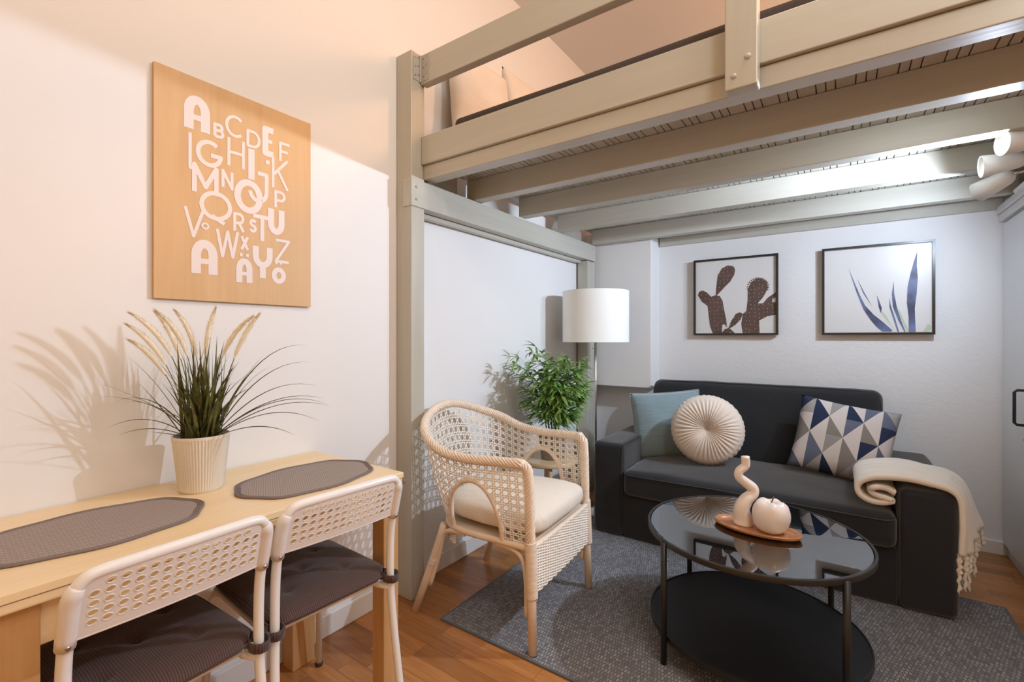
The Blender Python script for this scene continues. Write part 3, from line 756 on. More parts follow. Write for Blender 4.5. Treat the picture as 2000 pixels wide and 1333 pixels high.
# potted grass
gp = empty('potted_grass', (-1.50, 0.590, TZ), 'tall artificial grass with straw plumes in a ribbed cream pot on the dining table', 'potted plant')
def ribbed(prof, nr=56, amp=.0012, n=224):
    m = MB()
    def pt(i, k):
        r_, z = prof[i]; a = 2*PI*k/n
        rr = r_ + (amp*math.cos(nr*a) if 1 < i < len(prof)-4 else 0); return (rr*math.cos(a), rr*math.sin(a), z)
    vs = [pt(i, k) for i in range(len(prof)) for k in range(n)]; fs = []
    for i in range(len(prof)-1):
        for k in range(n): fs.append((i*n+k, i*n+(k+1) % n, (i+1)*n+(k+1) % n, (i+1)*n+k))
    fs.append(tuple(range(n-1, -1, -1))); m.add(vs, fs); return m
ribbed([(.050, 0), (.053, .003), (.055, .008), (.0690, .146), (.0698, .1475), (.0712, .151), (.0712, .158), (.067, .158), (.065, .12)]).build('pot', M['pot_cream'], gp, 'auto')
MB().lathe([(.0655, .143), (.05, .146), (.001, .147)], 32).build('soil', M['soil'], gp, True)
random.seed(11)
def blade(m, base, top_dir, L, droop, w, n=9):
    d = Vector(top_dir).normalized(); p = Vector(base); side = d.cross(Vector((0, 0, 1)))
    if side.length < .05: side = Vector((1, 0, 0))
    side.normalize(); pts = []
    hx = Vector((d.x, d.y, 0)); 
    for i in range(n+1):
        t = i/n; pts.append(p.copy()); dd = d + Vector((0, 0, -droop*t*t)) + hx*droop*.5*t; p = p + dd.normalized()*L/n
    vs = []
    for i, q in enumerate(pts):
        t = i/n; ww = w*(.5+.9*t if t < .35 else .815*(1-((t-.35)/.65)**1.6))+.0002
        nrm = Vector((0, 0, 1))*ww*.25
        vs += [q-side*ww/2+nrm, q-Vector((0, 0, 0)), q+side*ww/2+nrm]
    fs = []
    for i in range(n): fs += [(3*i, 3*i+1, 3*i+4, 3*i+3), (3*i+1, 3*i+2, 3*i+5, 3*i+4)]
    m.add(vs, fs)
gm = MB()
def vz(L): return L
for i in range(105):
    az = random.uniform(0, 2*PI); el = abs(random.gauss(.30, .20)); el = min(el, .85)
    L = random.uniform(.17, .30)
    d = Vector((math.sin(el)*math.cos(az), math.sin(el)*math.sin(az), math.cos(el)))
    if d.x < -.15: d.x *= .3
    b_ = Vector((random.uniform(-.040, .040), random.uniform(-.040, .040), .143))
    blade(gm, b_, d, L, random.uniform(.15, 1.1)*(el+.25), random.uniform(.008, .0125))
# the long arching blades, given in (sideways, up) with depth
Rv = Vector((0.8192, 0.5736, 0))
def side_dir(sx): return Rv*sx if sx > 0 else Vector((.08, -.95, 0))*(-sx)
for (sx, up, L, dr) in ((-.85, .75, .33, 1.3), (-.7, .95, .33, .9), (-.95, .55, .28, 1.0), (-.55, .9, .36, 1.2), (.7, .8, .36, 1.1), (.85, .7, .36, 1.0), (.9, .62, .37, 1.0), (.8, .5, .33, 1.3), (.6, .95, .38, 1.0), (.95, .75, .37, 1.2), (.75, .3, .25, 1.2), (.45, 1.0, .42, 1.1), (-.75, .28, .17, .1)):
    blade(gm, Rv*.03*(1 if sx > 0 else -1)+Vector((0, 0, .145)), side_dir(sx)+Vector((.05*random.random(), 0, up)), L*(.66 if sx < 0 else 1), dr, .0115, 14)
gm.v = [(max(v[0], -.145), v[1], v[2]) for v in gm.v]
g_o = gm.build('grass_blades', M['grass'], gp, fix=False)
def plume(base, d, L, bend):
    m = MB(); st = MB(); d = Vector(d).normalized(); b_ = Vector(base); pts = []
    p = b_.copy(); N = 27
    for i in range(N+1):
        t = i/N; pts.append(p.copy()); p = p + (d+Vector((bend[0], bend[1], -.25))*t**3*1.6).normalized()*L/N
    k0 = 17
    st.tube(pts[:k0+1], .0011, 5)
    core = pts[k0:]; n = len(core)-1
    m.tube(core, [.0022+.0038*math.sin(PI*min(1, (i+.6)/n)) for i in range(n)]+[.0006], 8)
    for i in range(900):
        t = random.random()**.9; k = min(int(t*n), n-1); q = core[k].lerp(core[k+1], t*n-k)
        a = random.uniform(0, 2*PI); tz = (core[min(k+1, n)]-core[k]).normalized()
        s1 = tz.cross(Vector((1, .3, 0))).normalized(); s2 = tz.cross(s1)
        o_ = (s1*math.cos(a)+s2*math.sin(a)); e = q+o_*random.uniform(.006, .014)*math.sin(PI*(.12+.83*t))**.6+tz*random.uniform(.006, .016)
        m.add([q+s2*.0009, q-s2*.0009, e], [(0, 1, 2)])
    for mm in (m, st): mm.v = [(max(v[0], -.148), v[1], v[2]) for v in mm.v]
    o = m.build('seed_head', M['plume'], gp, fix=False)
    st.build('stem', M['grass'], o, True)
for (sx, fwd, up, L, bd) in ((-.30, .0, 1, .37, -1.0), (-.17, .1, 1, .38, -.6), (-.09, -.1, 1, .39, -1.2), (.02, 0, 1, .38, .4), (-.22, -.2, 1, .40, -1.3), (-.34, .1, 1, .33, -1.0), (-.02, .1, 1, .38, -.9), (.16, .1, 1, .39, 1.2), (.30, .0, 1, .39, .35)):
    plume((side_dir(sx)*.06+Vector((0, 0, .14))), side_dir(sx)+Vector((.0, 0, up)), L, tuple((side_dir(bd)*.42)[:2]))

# ================================================================ WHITE PERFORATED DINING CHAIRS
def dining_chair(label):
    t = empty('dining_chair', (0, 0, 0), label, 'chair', 0, 'white perforated dining chairs')
    # back tube: one bent steel tube, both rear legs and the top bar
    YS = .93
    side = [(-.245, .197, .006), (-.205, .187, .30), (-.193, .182, .45), (-.197, .181, .60), (-.222, .180, .705)]
    top = [(-.232, .1765, .738), (-.237, .164, .758), (-.240, .145, .766), (-.243, .10, .768), (-.246, 0, .769)]
    r_ = side+top; pts = r_ + [(x, -y, z) for x, y, z in reversed(r_[:-1])]
    pp = [Vector((p.x, p.y*YS, p.z)) for p in smooth_path(pts, 6)]
    MB().tube(pp, .0112, 14).build('back_tube', M['white_metal'], t, True)
    for s in (-1, 1):
        m = MB(); m.tube([(x_, s*y_*YS, z_) for x_, y_, z_ in ((.235, .197, .006), (.205, .180, .40), (.190, .172, .420), (.16, .168, .426), (-.15, .170, .426), (-.194, .180, .432))], .0105, 12)
        m.build('leg', M['white_metal'], t, True)
        for (fx_, fy) in ((.235, .197), (-.245, .197)):
            MB().lathe([(.012, 0), (.013, .004), (.013, .012), (.011, .014)], 14, (fx_, s*fy*YS), cap0=True, cap1=True).build('foot_cap', M['rubber'], t, True)
    MB().tube([(.19, -.160, .420), (.19, .160, .420)], .009, 10).build('crossbar', M['white_metal'], t, True)
    # perforated plastic back
    NC, NR = 14, 5; cw, ch = .0212, .0180; y0 = -NC*cw/2; z0 = .6665; th = .005; ZB = .651; HW = .166
    def S(y, z, off):   # curved panel surface
        lean = -.200 - .038*max(0, (z-.62))/.13
        return Vector((lean - .010*(1-(y/.17)**2) + off, y, z))
    m = MB(); nn = 16
    for c in range(NC):
        for r2 in range(NR):
            cy = y0+(c+.5)*cw; cz = z0+(r2+.5)*ch
            sq = []; ci = []
            for k in range(nn):
                a = 2*PI*k/nn+PI/4; dx, dz = math.cos(a), math.sin(a); s_ = max(abs(dx), abs(dz))
                sq.append((cy+dx/s_*cw/2, cz+dz/s_*ch/2)); ci.append((cy+.0074*math.cos(a), cz+.0063*math.sin(a)))
            edge = (r2 == NR-1 and c in (0, NC-1))
            vs = []; 
            for off in (-th/2, th/2): vs += [S(*p, off) for p in sq]+[S(*p, off) for p in ci]
            # raised lip ring around each hole
            fs = []
            for k in range(nn):
                k2 = (k+1) % nn
                if edge: continue
                fs += [(k, k2, nn+k2, nn+k), (2*nn+k, 3*nn+k, 3*nn+k2, 2*nn+k2), (nn+k, nn+k2, 3*nn+k2, 3*nn+k)]
            if edge: fs += [tuple(range(nn)), tuple(range(2*nn+nn-1, 2*nn-1, -1))]
            m.add(vs, fs)
            if not edge:
                m.tube([S(p[0], p[1], -th/2) for p in ci], .0009, 5, closed=True)
    y1 = -y0; z1 = z0+NR*ch
    def strip(ya, yb, za, zb, n1, n2):
        for off in (-th/2, th/2): m.grid(lambda a, b: S(ya+(yb-ya)*a, za+(zb-za)*b, off), n1, n2)
    strip(y0, y1, ZB, z0, 20, 2); strip(y0, y1, z1, z1+.006, 20, 1)
    strip(-HW, y0, ZB, z1, 2, 10); strip(y1, HW, ZB, z1, 2, 10)
    m.tube([S(-.164+.328*i/24, ZB, 0) for i in range(25)], .0032, 8)
    o = m.build('backrest', M['white_plastic'], t, True, fix=False); weld(o, .00005)
    o.data.set_sharp_from_angle(angle=R(50))
    for s in (-1, 1):
        sl = MB(); ps = [p for p in pp if (p.y*s > .158 and p.z > .632 and p.z < .752)]
        if s < 0: ps = list(reversed(ps))
        sl.tube(ps, [.0148]*(len(ps)-3)+[.0140, .0128, .0113], 14).build('sleeve', M['white_plastic'], o, True)
        MB().tube([(-.216, s*.1685, .646), (-.2225, s*.1685, .646)], .0040, 10).build('screw', M['screw'], o, True)
    # seat shell
    sm = softbox((-.160, -.172, .432), (.185, .172, .443), .005, (0, 0, 0), 12); weld(sm.build('seat', M['white_plastic'], t, True))
    return t
def seat_pad(label):
    e = empty('seat_cushion', (0, 0, 0), label, 'cushion', 0, 'brown ribbed seat cushions')
    tu = [(-.085, -.085), (-.085, .085), (.085, -.085), (.085, .085), (0, 0)]
    m = MB(); n = 40
    for sgn in (-1, 1):
        def fn(a, b):
            u = a*2-1; v = b*2-1
            # corners cut in at the back for the ties
            hx, hy = .190, .182
            k = 1-.05*(abs(u*v))**6
            X = hx*u*k; Y = hy*v*k*(1-.04*(u*.5+.5))
            if u < -.80 and abs(v) > .75: X += .03*((-u-.80)/.2)*((abs(v)-.75)/.25)
            T = .024*(max(0, 1-u**6)**.5)*(max(0, 1-v**6)**.5)+.0015
            z = T*sgn
            if sgn > 0:
                for (px, py) in tu: z -= .017*math.exp(-math.hypot(X-px, Y-py)/.017)
                z += .004*(1-u*u)*(1-v*v)+.0015*noise.noise(Vector((X*22, Y*22, 0)))
            else: z = max(z, -.022)
            return Vector((X, Y, z+.4665))
        m.grid(fn, n, n)
    pad = weld(m.build('pad', M['seatpad'], e, True))
    pm = MB(); pm.tube([(.189*math.copysign(abs(math.cos(a))**.25, math.cos(a)), .180*math.copysign(abs(math.sin(a))**.25, math.sin(a)), .466) for a in [2*PI*i/72 for i in range(72)]], .003, 6, closed=True)
    pm.build('piping', M['seatpad'], e, True)
    for s in (-1, 1):
        sm = MB(); c = Vector((-.193, s*.170, .460)); rr = .021
        P = [Vector((-.135, s*.172, .458))]
        for k in range(9):
            a = R(15+ k*37.5); P.append(c+Vector((rr*math.cos(a)*1.25, s*rr*math.sin(a), 0)))
        P.append(Vector((-.150, s*.148, .458)))
        vs = []
        for p in P: vs += [p+Vector((0, 0, .011)), p-Vector((0, 0, .011))]
        sm.add(vs, [(2*i, 2*i+1, 2*i+3, 2*i+2) for i in range(len(P)-1)])
        sm.build('strap', M['seatpad'], e, True, solid=.003)
    for (px, py) in tu: MB().lathe([(.005, .0), (.004, .0025), (.0005, .003)], 10, (px, py)).build('tuft', M['seatpad'], e, True, loc=(0, 0, .474))
    return e
spots = ((-1.292, 0.378, R(182), 'white perforated metal dining chair nearer the camera, at the left end of the table', 'brown ribbed cushion tied to the nearer white dining chair'),
         (-1.300, 0.778, R(176.6), 'white perforated metal dining chair at the far end of the table, beside the corner post', 'brown ribbed cushion tied to the white dining chair by the corner post'))
ch0 = dining_chair(spots[0][3]); cu0 = seat_pad(spots[0][4])
ch1 = copy_tree(ch0); cu1 = copy_tree(cu0)
for o, cu, s in ((ch0, cu0, spots[0]), (ch1, cu1, spots[1])):
    for q, lab in ((o, s[3]), (cu, s[4])):
        q.location = (s[0], s[1], 0); q.rotation_euler = (0, 0, s[2]); q['label'] = lab

# ================================================================ RUG
rg = empty('area_rug', (-0.385, 2.145, 0), 'grey flatwoven rug flecked with light stitches under the coffee table', 'rug')
MB().box((-.962, -.717, 0.0005), (.962, .717, .009)).build('woven_field', M['rug'], rg, bevel=.002)
m = MB()
for a, b in (((-.972, -.727, 0.0005), (.972, -.717, .0088)), ((-.972, .717, 0.0005), (.972, .727, .0088)), ((-.972, -.717, 0.0005), (-.962, .717, .0088)), ((.962, -.717, 0.0005), (.972, .717, .0088))): m.box(a, b)
m.build('border', M['rug_edge'], rg, bevel=.002)
RZ = 0.0092

# ================================================================ WICKER ARMCHAIR
wc = empty('wicker_armchair', (-1.215, 1.700, 0), 'whitewashed wicker armchair with open cane weave beside the loft corner post', 'armchair', R(4))
topc = [(.250,-.272,.700),(.235,-.284,.704),(.12,-.296,.702),(0,-.310,.700),(-.12,-.316,.716),(-.22,-.288,.762),(-.30,-.20,.805),(-.335,-.09,.840)]
topc = topc+[(-.342, 0, .850)]+[(x, -y, z) for x, y, z in reversed(topc)]
botc = [(.268,-.262,.392),(.250,-.266,.392),(.12,-.268,.392),(0,-.268,.392),(-.09,-.255,.392),(-.16,-.215,.392),(-.205,-.14,.392),(-.222,-.06,.392)]
botc = botc+[(-.226, 0, .392)]+[(x, -y, z) for x, y, z in reversed(botc)]
NS = 10
tp = smooth_path(topc, NS); bt = smooth_path(botc, NS)
# arclength table on the average curve
avg = [(a+b)/2 for a, b in zip(tp, bt)]
cum = [0]
for i in range(1, len(avg)): cum.append(cum[-1]+(avg[i]-avg[i-1]).length)
LT = cum[-1]
def onshell(s, t):
    d = s*LT; lo = 0
    for i in range(1, len(cum)):
        if cum[i] >= d or i == len(cum)-1:
            k = (d-cum[i-1])/(cum[i]-cum[i-1]); break
    T = tp[i-1].lerp(tp[i], k); Bt = bt[i-1].lerp(bt[i], k)
    p = Bt.lerp(T, t)
    # slight outward belly
    out = Vector((p.x+.0, p.y, 0)); 
    return p + (out.normalized()*.012*math.sin(PI*t) if out.length > 0 else Vector())
AC, AW, AH = .020, .125, .225
def in_arch(p):
    if abs(p.y) < .2: return False
    z = (p.z-.392)/AH
    if z > 1: return False
    return abs(p.x-AC) < AW*math.sqrt(max(0, 1-max(z, 0)**2.3))
cane = MB()
def strand(P, r_=.0021, n=4):
    seg = []
    for p in P:
        if in_arch(p):
            if len(seg) > 1: cane.tube(seg, r_, n, cap=False)
            seg = []
        else: seg.append(p)
    if len(seg) > 1: cane.tube(seg, r_, n, cap=False)
NCOL = 46; NROW = 11
for c in range(NCOL):
    for dlt in (-.15, .15):
        s = (c+.5+dlt)/NCOL; strand([onshell(s, i/40) for i in range(41)], .0023)
for r2 in range(NROW):
    for dlt in (-.14, .14):
        t = (r2+.5+dlt)/NROW; strand([onshell(i/220, t) for i in range(221)], .0023)
# diagonals of the cane pattern
for d in range(-NROW-1, NCOL+1):
    for sg in (1, -1):
        P = []
        for i in range(NROW*2+1):
            t = i/(NROW*2); cc = d+.5+t*NROW if sg > 0 else d+.5+NROW-t*NROW
            s = cc/NCOL
            if 0 <= s <= 1: P.append(onshell(s, t)+Vector((0, 0, .0)))
        if len(P) > 1: strand(P, .0018, 4)
cane.build('cane_weave', M['rattan_w'], wc, True, fix=False)
# coiled rope-like binding
def coil(path, R0, n_str, r_s, pitch, name, mat, parent, taper=None):
    m = MB(); P = [Vector(p) for p in path]; cum_ = [0]
    for i in range(1, len(P)): cum_.append(cum_[-1]+(P[i]-P[i-1]).length)
    Ltot = cum_[-1]; N = max(12, int(Ltot/pitch*10)); fr = []
    def at(d):
        for i in range(1, len(P)):
            if cum_[i] >= d or i == len(P)-1:
                k = min(1, (d-cum_[i-1])/max(1e-9, cum_[i]-cum_[i-1])); return P[i-1].lerp(P[i], k)
    pts = [at(Ltot*i/N) for i in range(N+1)]
    m.tube(pts, R0*.9, 8)
    t0 = (pts[1]-pts[0]).normalized(); nn = Vector((0, 0, 1)) if abs(t0.z) < .9 else Vector((1, 0, 0)); nn = (nn-t0*nn.dot(t0)).normalized(); prev = t0
    frames = []
    for i in range(N+1):
        t = (pts[min(i+1, N)]-pts[max(i-1, 0)]).normalized(); nn = prev.rotation_difference(t) @ nn; nn = (nn-t*nn.dot(t)).normalized(); prev = t
        frames.append((pts[i], nn, t.cross(nn)))
    for k in range(n_str):
        S_ = []
        for i, (p, n1, b1) in enumerate(frames):
            a = 2*PI*(k/n_str + Ltot*i/N/pitch); S_.append(p+(n1*math.cos(a)+b1*math.sin(a))*R0)
        m.tube(S_, r_s, 5)
    return m.build(name, mat, parent, True, fix=False)
armpath = [(.262, -.266, .41), (.258, -.268, .60)] + [tuple(p) for p in smooth_path([(.255,-.269,.655),(.250,-.272,.688),(.225,-.278,.703)], 4)] + [tuple(p) for p in tp[NS:-NS]]
mir = [(x, -y, z) for x, y, z in reversed(armpath[:2+9])]
armpath = armpath + mir
coil(armpath, .0150, 8, .0056, .12, 'arm_rail', M['rattan'], wc)
# arch rims and seat rail
for s in (-1, 1):
    P = []
    for i in range(25):
        a = PI*i/24; x_ = AC+AW*math.cos(a); z_ = .392+AH*math.sin(a)**(.87)
        # find shell y at that x
        t = (z_-.392)/(.705-.392); b_ = min(((abs(q.x-x_), q) for q in bt if q.y*s > .15), key=lambda w: w[0])[1]; t_ = min(((abs(q.x-x_), q) for q in tp if q.y*s > .2), key=lambda w: w[0])[1]
        P.append(Vector((x_, b_.y+(t_.y-b_.y)*t+s*.010*math.sin(PI*min(1, t)), z_)))
    coil(P, .007, 3, .0042, .02, 'arch_rim', M['rattan'], wc)
rail = [tuple(p) for p in bt]+[(.272, .13, .392), (.272, -.13, .392)]
MB().tube(rail, .013, 10, closed=True).build('seat_rail', M['cane'], wc, True)
# rear lower skirt: woven band just under the seat at the back corners
def woven(name, fn, nu_r, nrows, r_h, r_v, parent, wav=.0028):
    m = MB()
    for k in range(nu_r):
        u = (k+.5)/nu_r; m.tube([fn(u, v/6)[0] for v in range(7)], r_v, 5)
    for j in range(nrows):
        v = (j+.5)/nrows; P = []
        for i in range(nu_r*4+1):
            u = i/(nu_r*4); p, nrm = fn(u, v); P.append(p+nrm*wav*math.sin(2*PI*(u*nu_r/2)+PI*(j % 2)))
        m.tube(P, r_h, 5)
    return m.build(name, M['rattan_w'], parent, True, fix=False)
def frontf(u, v):
    y = -.262+.524*u; z = .222+.180*v; return Vector((.277+.004*math.sin(PI*u), y, z)), Vector((1, 0, 0))
woven('front_apron', frontf, 26, 34, .0029, .0024, wc)
def backf(u, v):
    i = u; s = .36+.28*u; p = onshell(s, 0); z = .335+.06*v; return Vector((p.x, p.y, z)), Vector((p.x, p.y, 0)).normalized()
woven('back_apron', backf, 24, 12, .0028, .0024, wc)
for s in (-1, 1):
    def sidef(u, v, s=s):
        p = onshell(.25+.11*u if s < 0 else .75-.11*u, 0); z = .325+.07*v; return Vector((p.x, p.y, z)), Vector((0, s, 0))
    woven('side_apron', sidef, 6, 14, .0028, .0024, wc)
# legs
for s in (-1, 1):
    fl = MB().tube([(.276, s*.272, RZ), (.264, s*.266, .40)], .0165, 16).build('leg', M['cane'], wc, True)
    coil([(.272, s*.270, .215), (.264, s*.267, .415)], .0185, 2, .0042, .0085, 'leg_binding', M['rattan'], fl)
    rl = MB().tube([(-.297, s*.272, .0), (-.245, s*.255, .15), (-.185, s*.235, .335), (-.170, s*.232, .385)], .0165, 16).build('leg', M['cane'], wc, True)
    MB().tube(smooth_path([(-.235, s*.247, .115), (-.195, s*.236, .25), (-.165, s*.240, .345), (-.11, s*.255, .375), (-.04, s*.262, .378)], 6), .0095, 10).build('brace', M['cane'], wc, True)
    MB().tube(smooth_path([(.245, s*.262, .135), (.242, s*.262, .27), (.225, s*.262, .345), (.18, s*.262, .372), (.10, s*.262, .378)], 6), .0095, 10).build('brace', M['cane'], wc, True)
    coil([(-.222, s*.249, .21), (-.214, s*.246, .235)], .0170, 2, .0022, .005, 'leg_binding', M['rattan'], rl)
    MB().lathe([(.0165, 0), (.0165, .004)], 14, (.2765, s*.272), cap0=True, cap1=True).build('foot_cap', M['rubber'], wc, True, loc=(0, 0, RZ-.001))
# seat support panel under the cushion
pm = MB(); N = len(rail); pm.add([(x, y, .398) for x, y, z in [Vector(p) for p in rail]]+[(x, y, .388) for x, y, z in [Vector(p) for p in rail]], [tuple(range(N)), tuple(range(2*N-1, N-1, -1))]+[(i, (i+1) % N, (i+1) % N+N, i+N) for i in range(N)])
pm.build('seat_panel', M['cane'], wc)
# cushion on the wicker chair: outline follows the horseshoe
sc = MB(); NA = 64
def outl(a):
    cx_, cy = math.cos(a), math.sin(a)
    e = .28 if cx_ > 0 else .75
    return Vector((.035+.250*math.copysign(abs(cx_)**e, cx_), .250*math.copysign(abs(cy)**(.30 if cx_ > 0 else .62), cy), 0))
def padf(u, v):
    a = 2*PI*u; o = outl(a)
    if v < .5: k = v/.5; rr = math.sin(PI/2*k)**.55; zz = 0.458 + .056*math.cos(PI/2*k)**.6 + .012*(1-k)
    else: k = (1-v)/.5; rr = math.sin(PI/2*k)**.55; zz = 0.455 - .046*math.cos(PI/2*k)**.6
    c = Vector((.03, 0, 0)); p = c+(o-c)*rr; p.z = zz
    p += noise.noise_vector(p*8)*.007
    return p
sc.grid(padf, NA, 24, True)
pad = weld(sc.build('chair_cushion', M['canvas'], None, True)); pad.location = (-1.215, 1.700, 0); pad.rotation_euler = (0, 0, R(4))
tag(pad, 'thick natural white seat cushion on the wicker armchair', 'cushion')

# ================================================================ FLOOR LAMP
fl = empty('floor_lamp', (-1.36, 2.93, 0), 'floor lamp with a white drum shade and thin nickel pole behind the sofa arm', 'lamp')
MB().lathe([(.13, 0), (.13, .008), (.125, .014), (.02, .018), (.012, .025)], 40, cap0=True).build('base', M['chrome'], fl, True)
MB().tube([(0, 0, .015), (0, 0, 1.42)], .0085, 14).build('pole', M['chrome'], fl, True)
m = MB(); m.lathe([(.222, 1.142), (.222, 1.483), (.2195, 1.483), (.2195, 1.142), (.222, 1.142)], 72)
sh = m.build('lamp_shade', M['shade'], fl, 'auto')
MB().tube([(.2208*math.cos(2*PI*i/64), .2208*math.sin(2*PI*i/64), 1.1425) for i in range(64)], .0028, 6, closed=True).build('shade_ring', M['shade'], sh, True)
m = MB()
for k in range(3): m.tube([(0, 0, 1.45), (.2195*math.cos(2*PI*k/3), .2195*math.sin(2*PI*k/3), 1.47)], .002, 6)
m.build('shade_spider', M['chrome'], sh, True)
MB().lathe([(.018, 1.36), (.018, 1.40), (.03, 1.43), (.028, 1.455), (.012, 1.47), (.001, 1.472)], 20, cap0=True).build('bulb', M['lampwhite'], fl, True)
MB().tube([(0, 0, 1.095), (-.03, .01, 1.095)], .003, 8).build('switch', M['chrome'], fl, True)

# ================================================================ STOOL + BAMBOO
SX, SY = -1.395, 2.36
st = empty('side_stool', (SX, SY, 0), 'low round wooden stool behind the wicker armchair holding the bamboo pot', 'stool')
MB().lathe([(.001, .472), (.165, .472), (.17, .466), (.17, .452), (.165, .447), (.001, .447)], 48).build('seat', M['stool'], st, 'auto')
for k in range(4):
    a = R(35+90*k); c_, s_ = math.cos(a), math.sin(a)
    MB().tube(smooth_path([(.10*c_, .10*s_, .440), (.135*c_, .135*s_, .425), (.150*c_, .150*s_, .385), (.165*c_, .165*s_, .012)], 6), .013, 10).build('leg', M['stool'], st, True)
bp = empty('potted_bamboo', (SX+.03, SY, .4725), 'leafy green bamboo plant in a grey pot standing on the stool behind the armchair', 'potted plant')
MB().lathe([(.001, 0), (.062, 0), (.066, .004), (.082, .135), (.085, .14), (.085, .15), (.078, .15), (.076, .12)], 40).build('pot', M['pot_grey'], bp, 'auto')
MB().lathe([(.077, .13), (.001, .136)], 30).build('soil', M['soil'], bp, True)
random.seed(5)
lm = MB()
def leaf(m, p, d, L, w):
    d = Vector(d).normalized(); s = d.cross(Vector((random.uniform(-.4, .4), random.uniform(-.4, .4), 1))).normalized(); up = s.cross(d)
    P = []
    for t, ww, dr in ((0, .15, 0), (.25, .9, .0), (.5, 1, -.03), (.75, .65, -.10), (1, .02, -.22)):
        q = p+d*L*t+Vector((0, 0, dr*L)); P += [q-s*w/2*ww+up*w*.15*ww, q, q+s*w/2*ww+up*w*.15*ww]
    m.add(P, [f for i in range(4) for f in ((3*i, 3*i+1, 3*i+4, 3*i+3), (3*i+1, 3*i+2, 3*i+5, 3*i+4))])
for i in range(11):
    a = random.uniform(0, 2*PI); rad_ = random.uniform(.0, .045); b_ = Vector((rad_*math.cos(a), rad_*math.sin(a), .13))
    # spread mostly sideways
    lean = Vector((math.cos(a)*.8, math.sin(a), 0))*random.uniform(.10, .42)
    H_ = random.uniform(.27, .43) if i != 3 else .46
    P = [b_ + lean*(t**1.6)*H_*1.0 + Vector((0, 0, H_*t)) for t in [k/9 for k in range(10)]]
    MB().tube(P, [.0042-.003*k/9 for k in range(10)], 6).build('stem', M['bamboo_stem'], bp, True)
    for k in range(2, 10):
        for br in range(4):
            az = random.uniform(0, 2*PI); d = Vector((math.cos(az), math.sin(az), random.uniform(.0, .8))).normalized(); bl = random.uniform(.03, .12)
            q = P[k]+d*bl; lm.tube([P[k], q], .0009, 4)
            for l_ in range(4):
                az2 = az+random.uniform(-1.1, 1.1); dd = Vector((math.cos(az2), math.sin(az2), random.uniform(-.5, .7)))
                leaf(lm, q, dd, random.uniform(.065, .10), random.uniform(.013, .020))
# keep the crown clear of the wall
for i, v in enumerate(lm.v):
    x_ = v[0]
    if x_ < -.24: lm.v[i] = (-.24+(x_+.24)*.15, v[1], v[2])
lm.build('foliage', M['bamboo'], bp, fix=False)

# ================================================================ SOFA
sf = empty('sofa', (-0.41, 3.02, 0), 'charcoal fabric two-seat sofa with broad arms under the two pictures', 'sofa')
SO = Vector(sf.location)
def SF(name, a, b, r, puff=(0, 0, 0), n=18, wr=.003, seed=0, parent=None): return SB(name, Vector(a)-SO, Vector(b)-SO, r, M['sofa'], parent or sf, puff, n, wr, seed)
aL = SF('armrest', (-1.222, 2.592, RZ+.003), (-1.030, 3.47, .550), .030, (.004, .004, .004), 22, .004, 1)
aR = SF('armrest', (0.205, 2.592, RZ+.003), (0.398, 3.47, .525), .030, (.004, .004, .004), 22, .004, 2)
SF('base', (-1.030, 2.605, RZ+.003), (0.205, 3.40, .262), .012, (0, .002, 0), 16, .002, 3)
bk = MB()
bo = softbox((-1.085, -.10, -.26), (0.195, .10, .26), .055, (0, .018, .004), 24, .006, 4)
bko = weld(bo.build('backrest', M['sofa'], sf, True)); bko.location = Vector((0, 3.335, .612))-SO; bko.rotation_euler = (R(-9), 0, 0)
bko.location.x = -SO.x
SF('back_panel', (-1.03, 3.40, RZ+.003), (0.205, 3.50, .72), .03, (0, 0, 0), 12, .002, 5)
sc_ = SF('seat_cushion', (-1.024, 2.563, .263), (0.199, 3.235, .412), .035, (0, .006, .032), 26, .005, 6)
def pipe(pts, parent, r_=.0032, closed=False): return MB().tube([Vector(p)-SO for p in pts], r_, 6, closed=closed).build('piping', M['sofa_pipe'], parent, True)
pipe(smooth_path([(-1.018, 2.75, .405), (-1.016, 2.60, .398), (-1.0, 2.566, .388), (-.9, 2.560, .386), (-.4, 2.556, .392), (.08, 2.560, .386), (.175, 2.566, .388), (.192, 2.60, .398), (.194, 2.75, .405)], 6), sc_)
for xx, z in ((-1.034, .545), (0.2085, .520)):
    pipe(smooth_path([(xx, 2.600, .03), (xx, 2.590, .25), (xx, 2.592, z-.04), (xx, 2.605, z-.010), (xx, 2.65, z+.001), (xx, 3.0, z+.002), (xx, 3.3, z)], 6), aL if xx < 0 else aR, .0024)
bm_ = MB(); bm_.tube(smooth_path([(-1.075, -.075, -.20), (-1.078, -.078, .15), (-1.060, -.080, .215), (-1.02, -.082, .243), (-.9, -.084, .250), (-.45, -.086, .252), (.0, -.084, .250), (.13, -.082, .243), (.17, -.080, .215), (.188, -.078, .15), (.185, -.075, -.20)], 8), .003, 6)
bm_.build('piping', M['sofa_pipe'], bko, True)

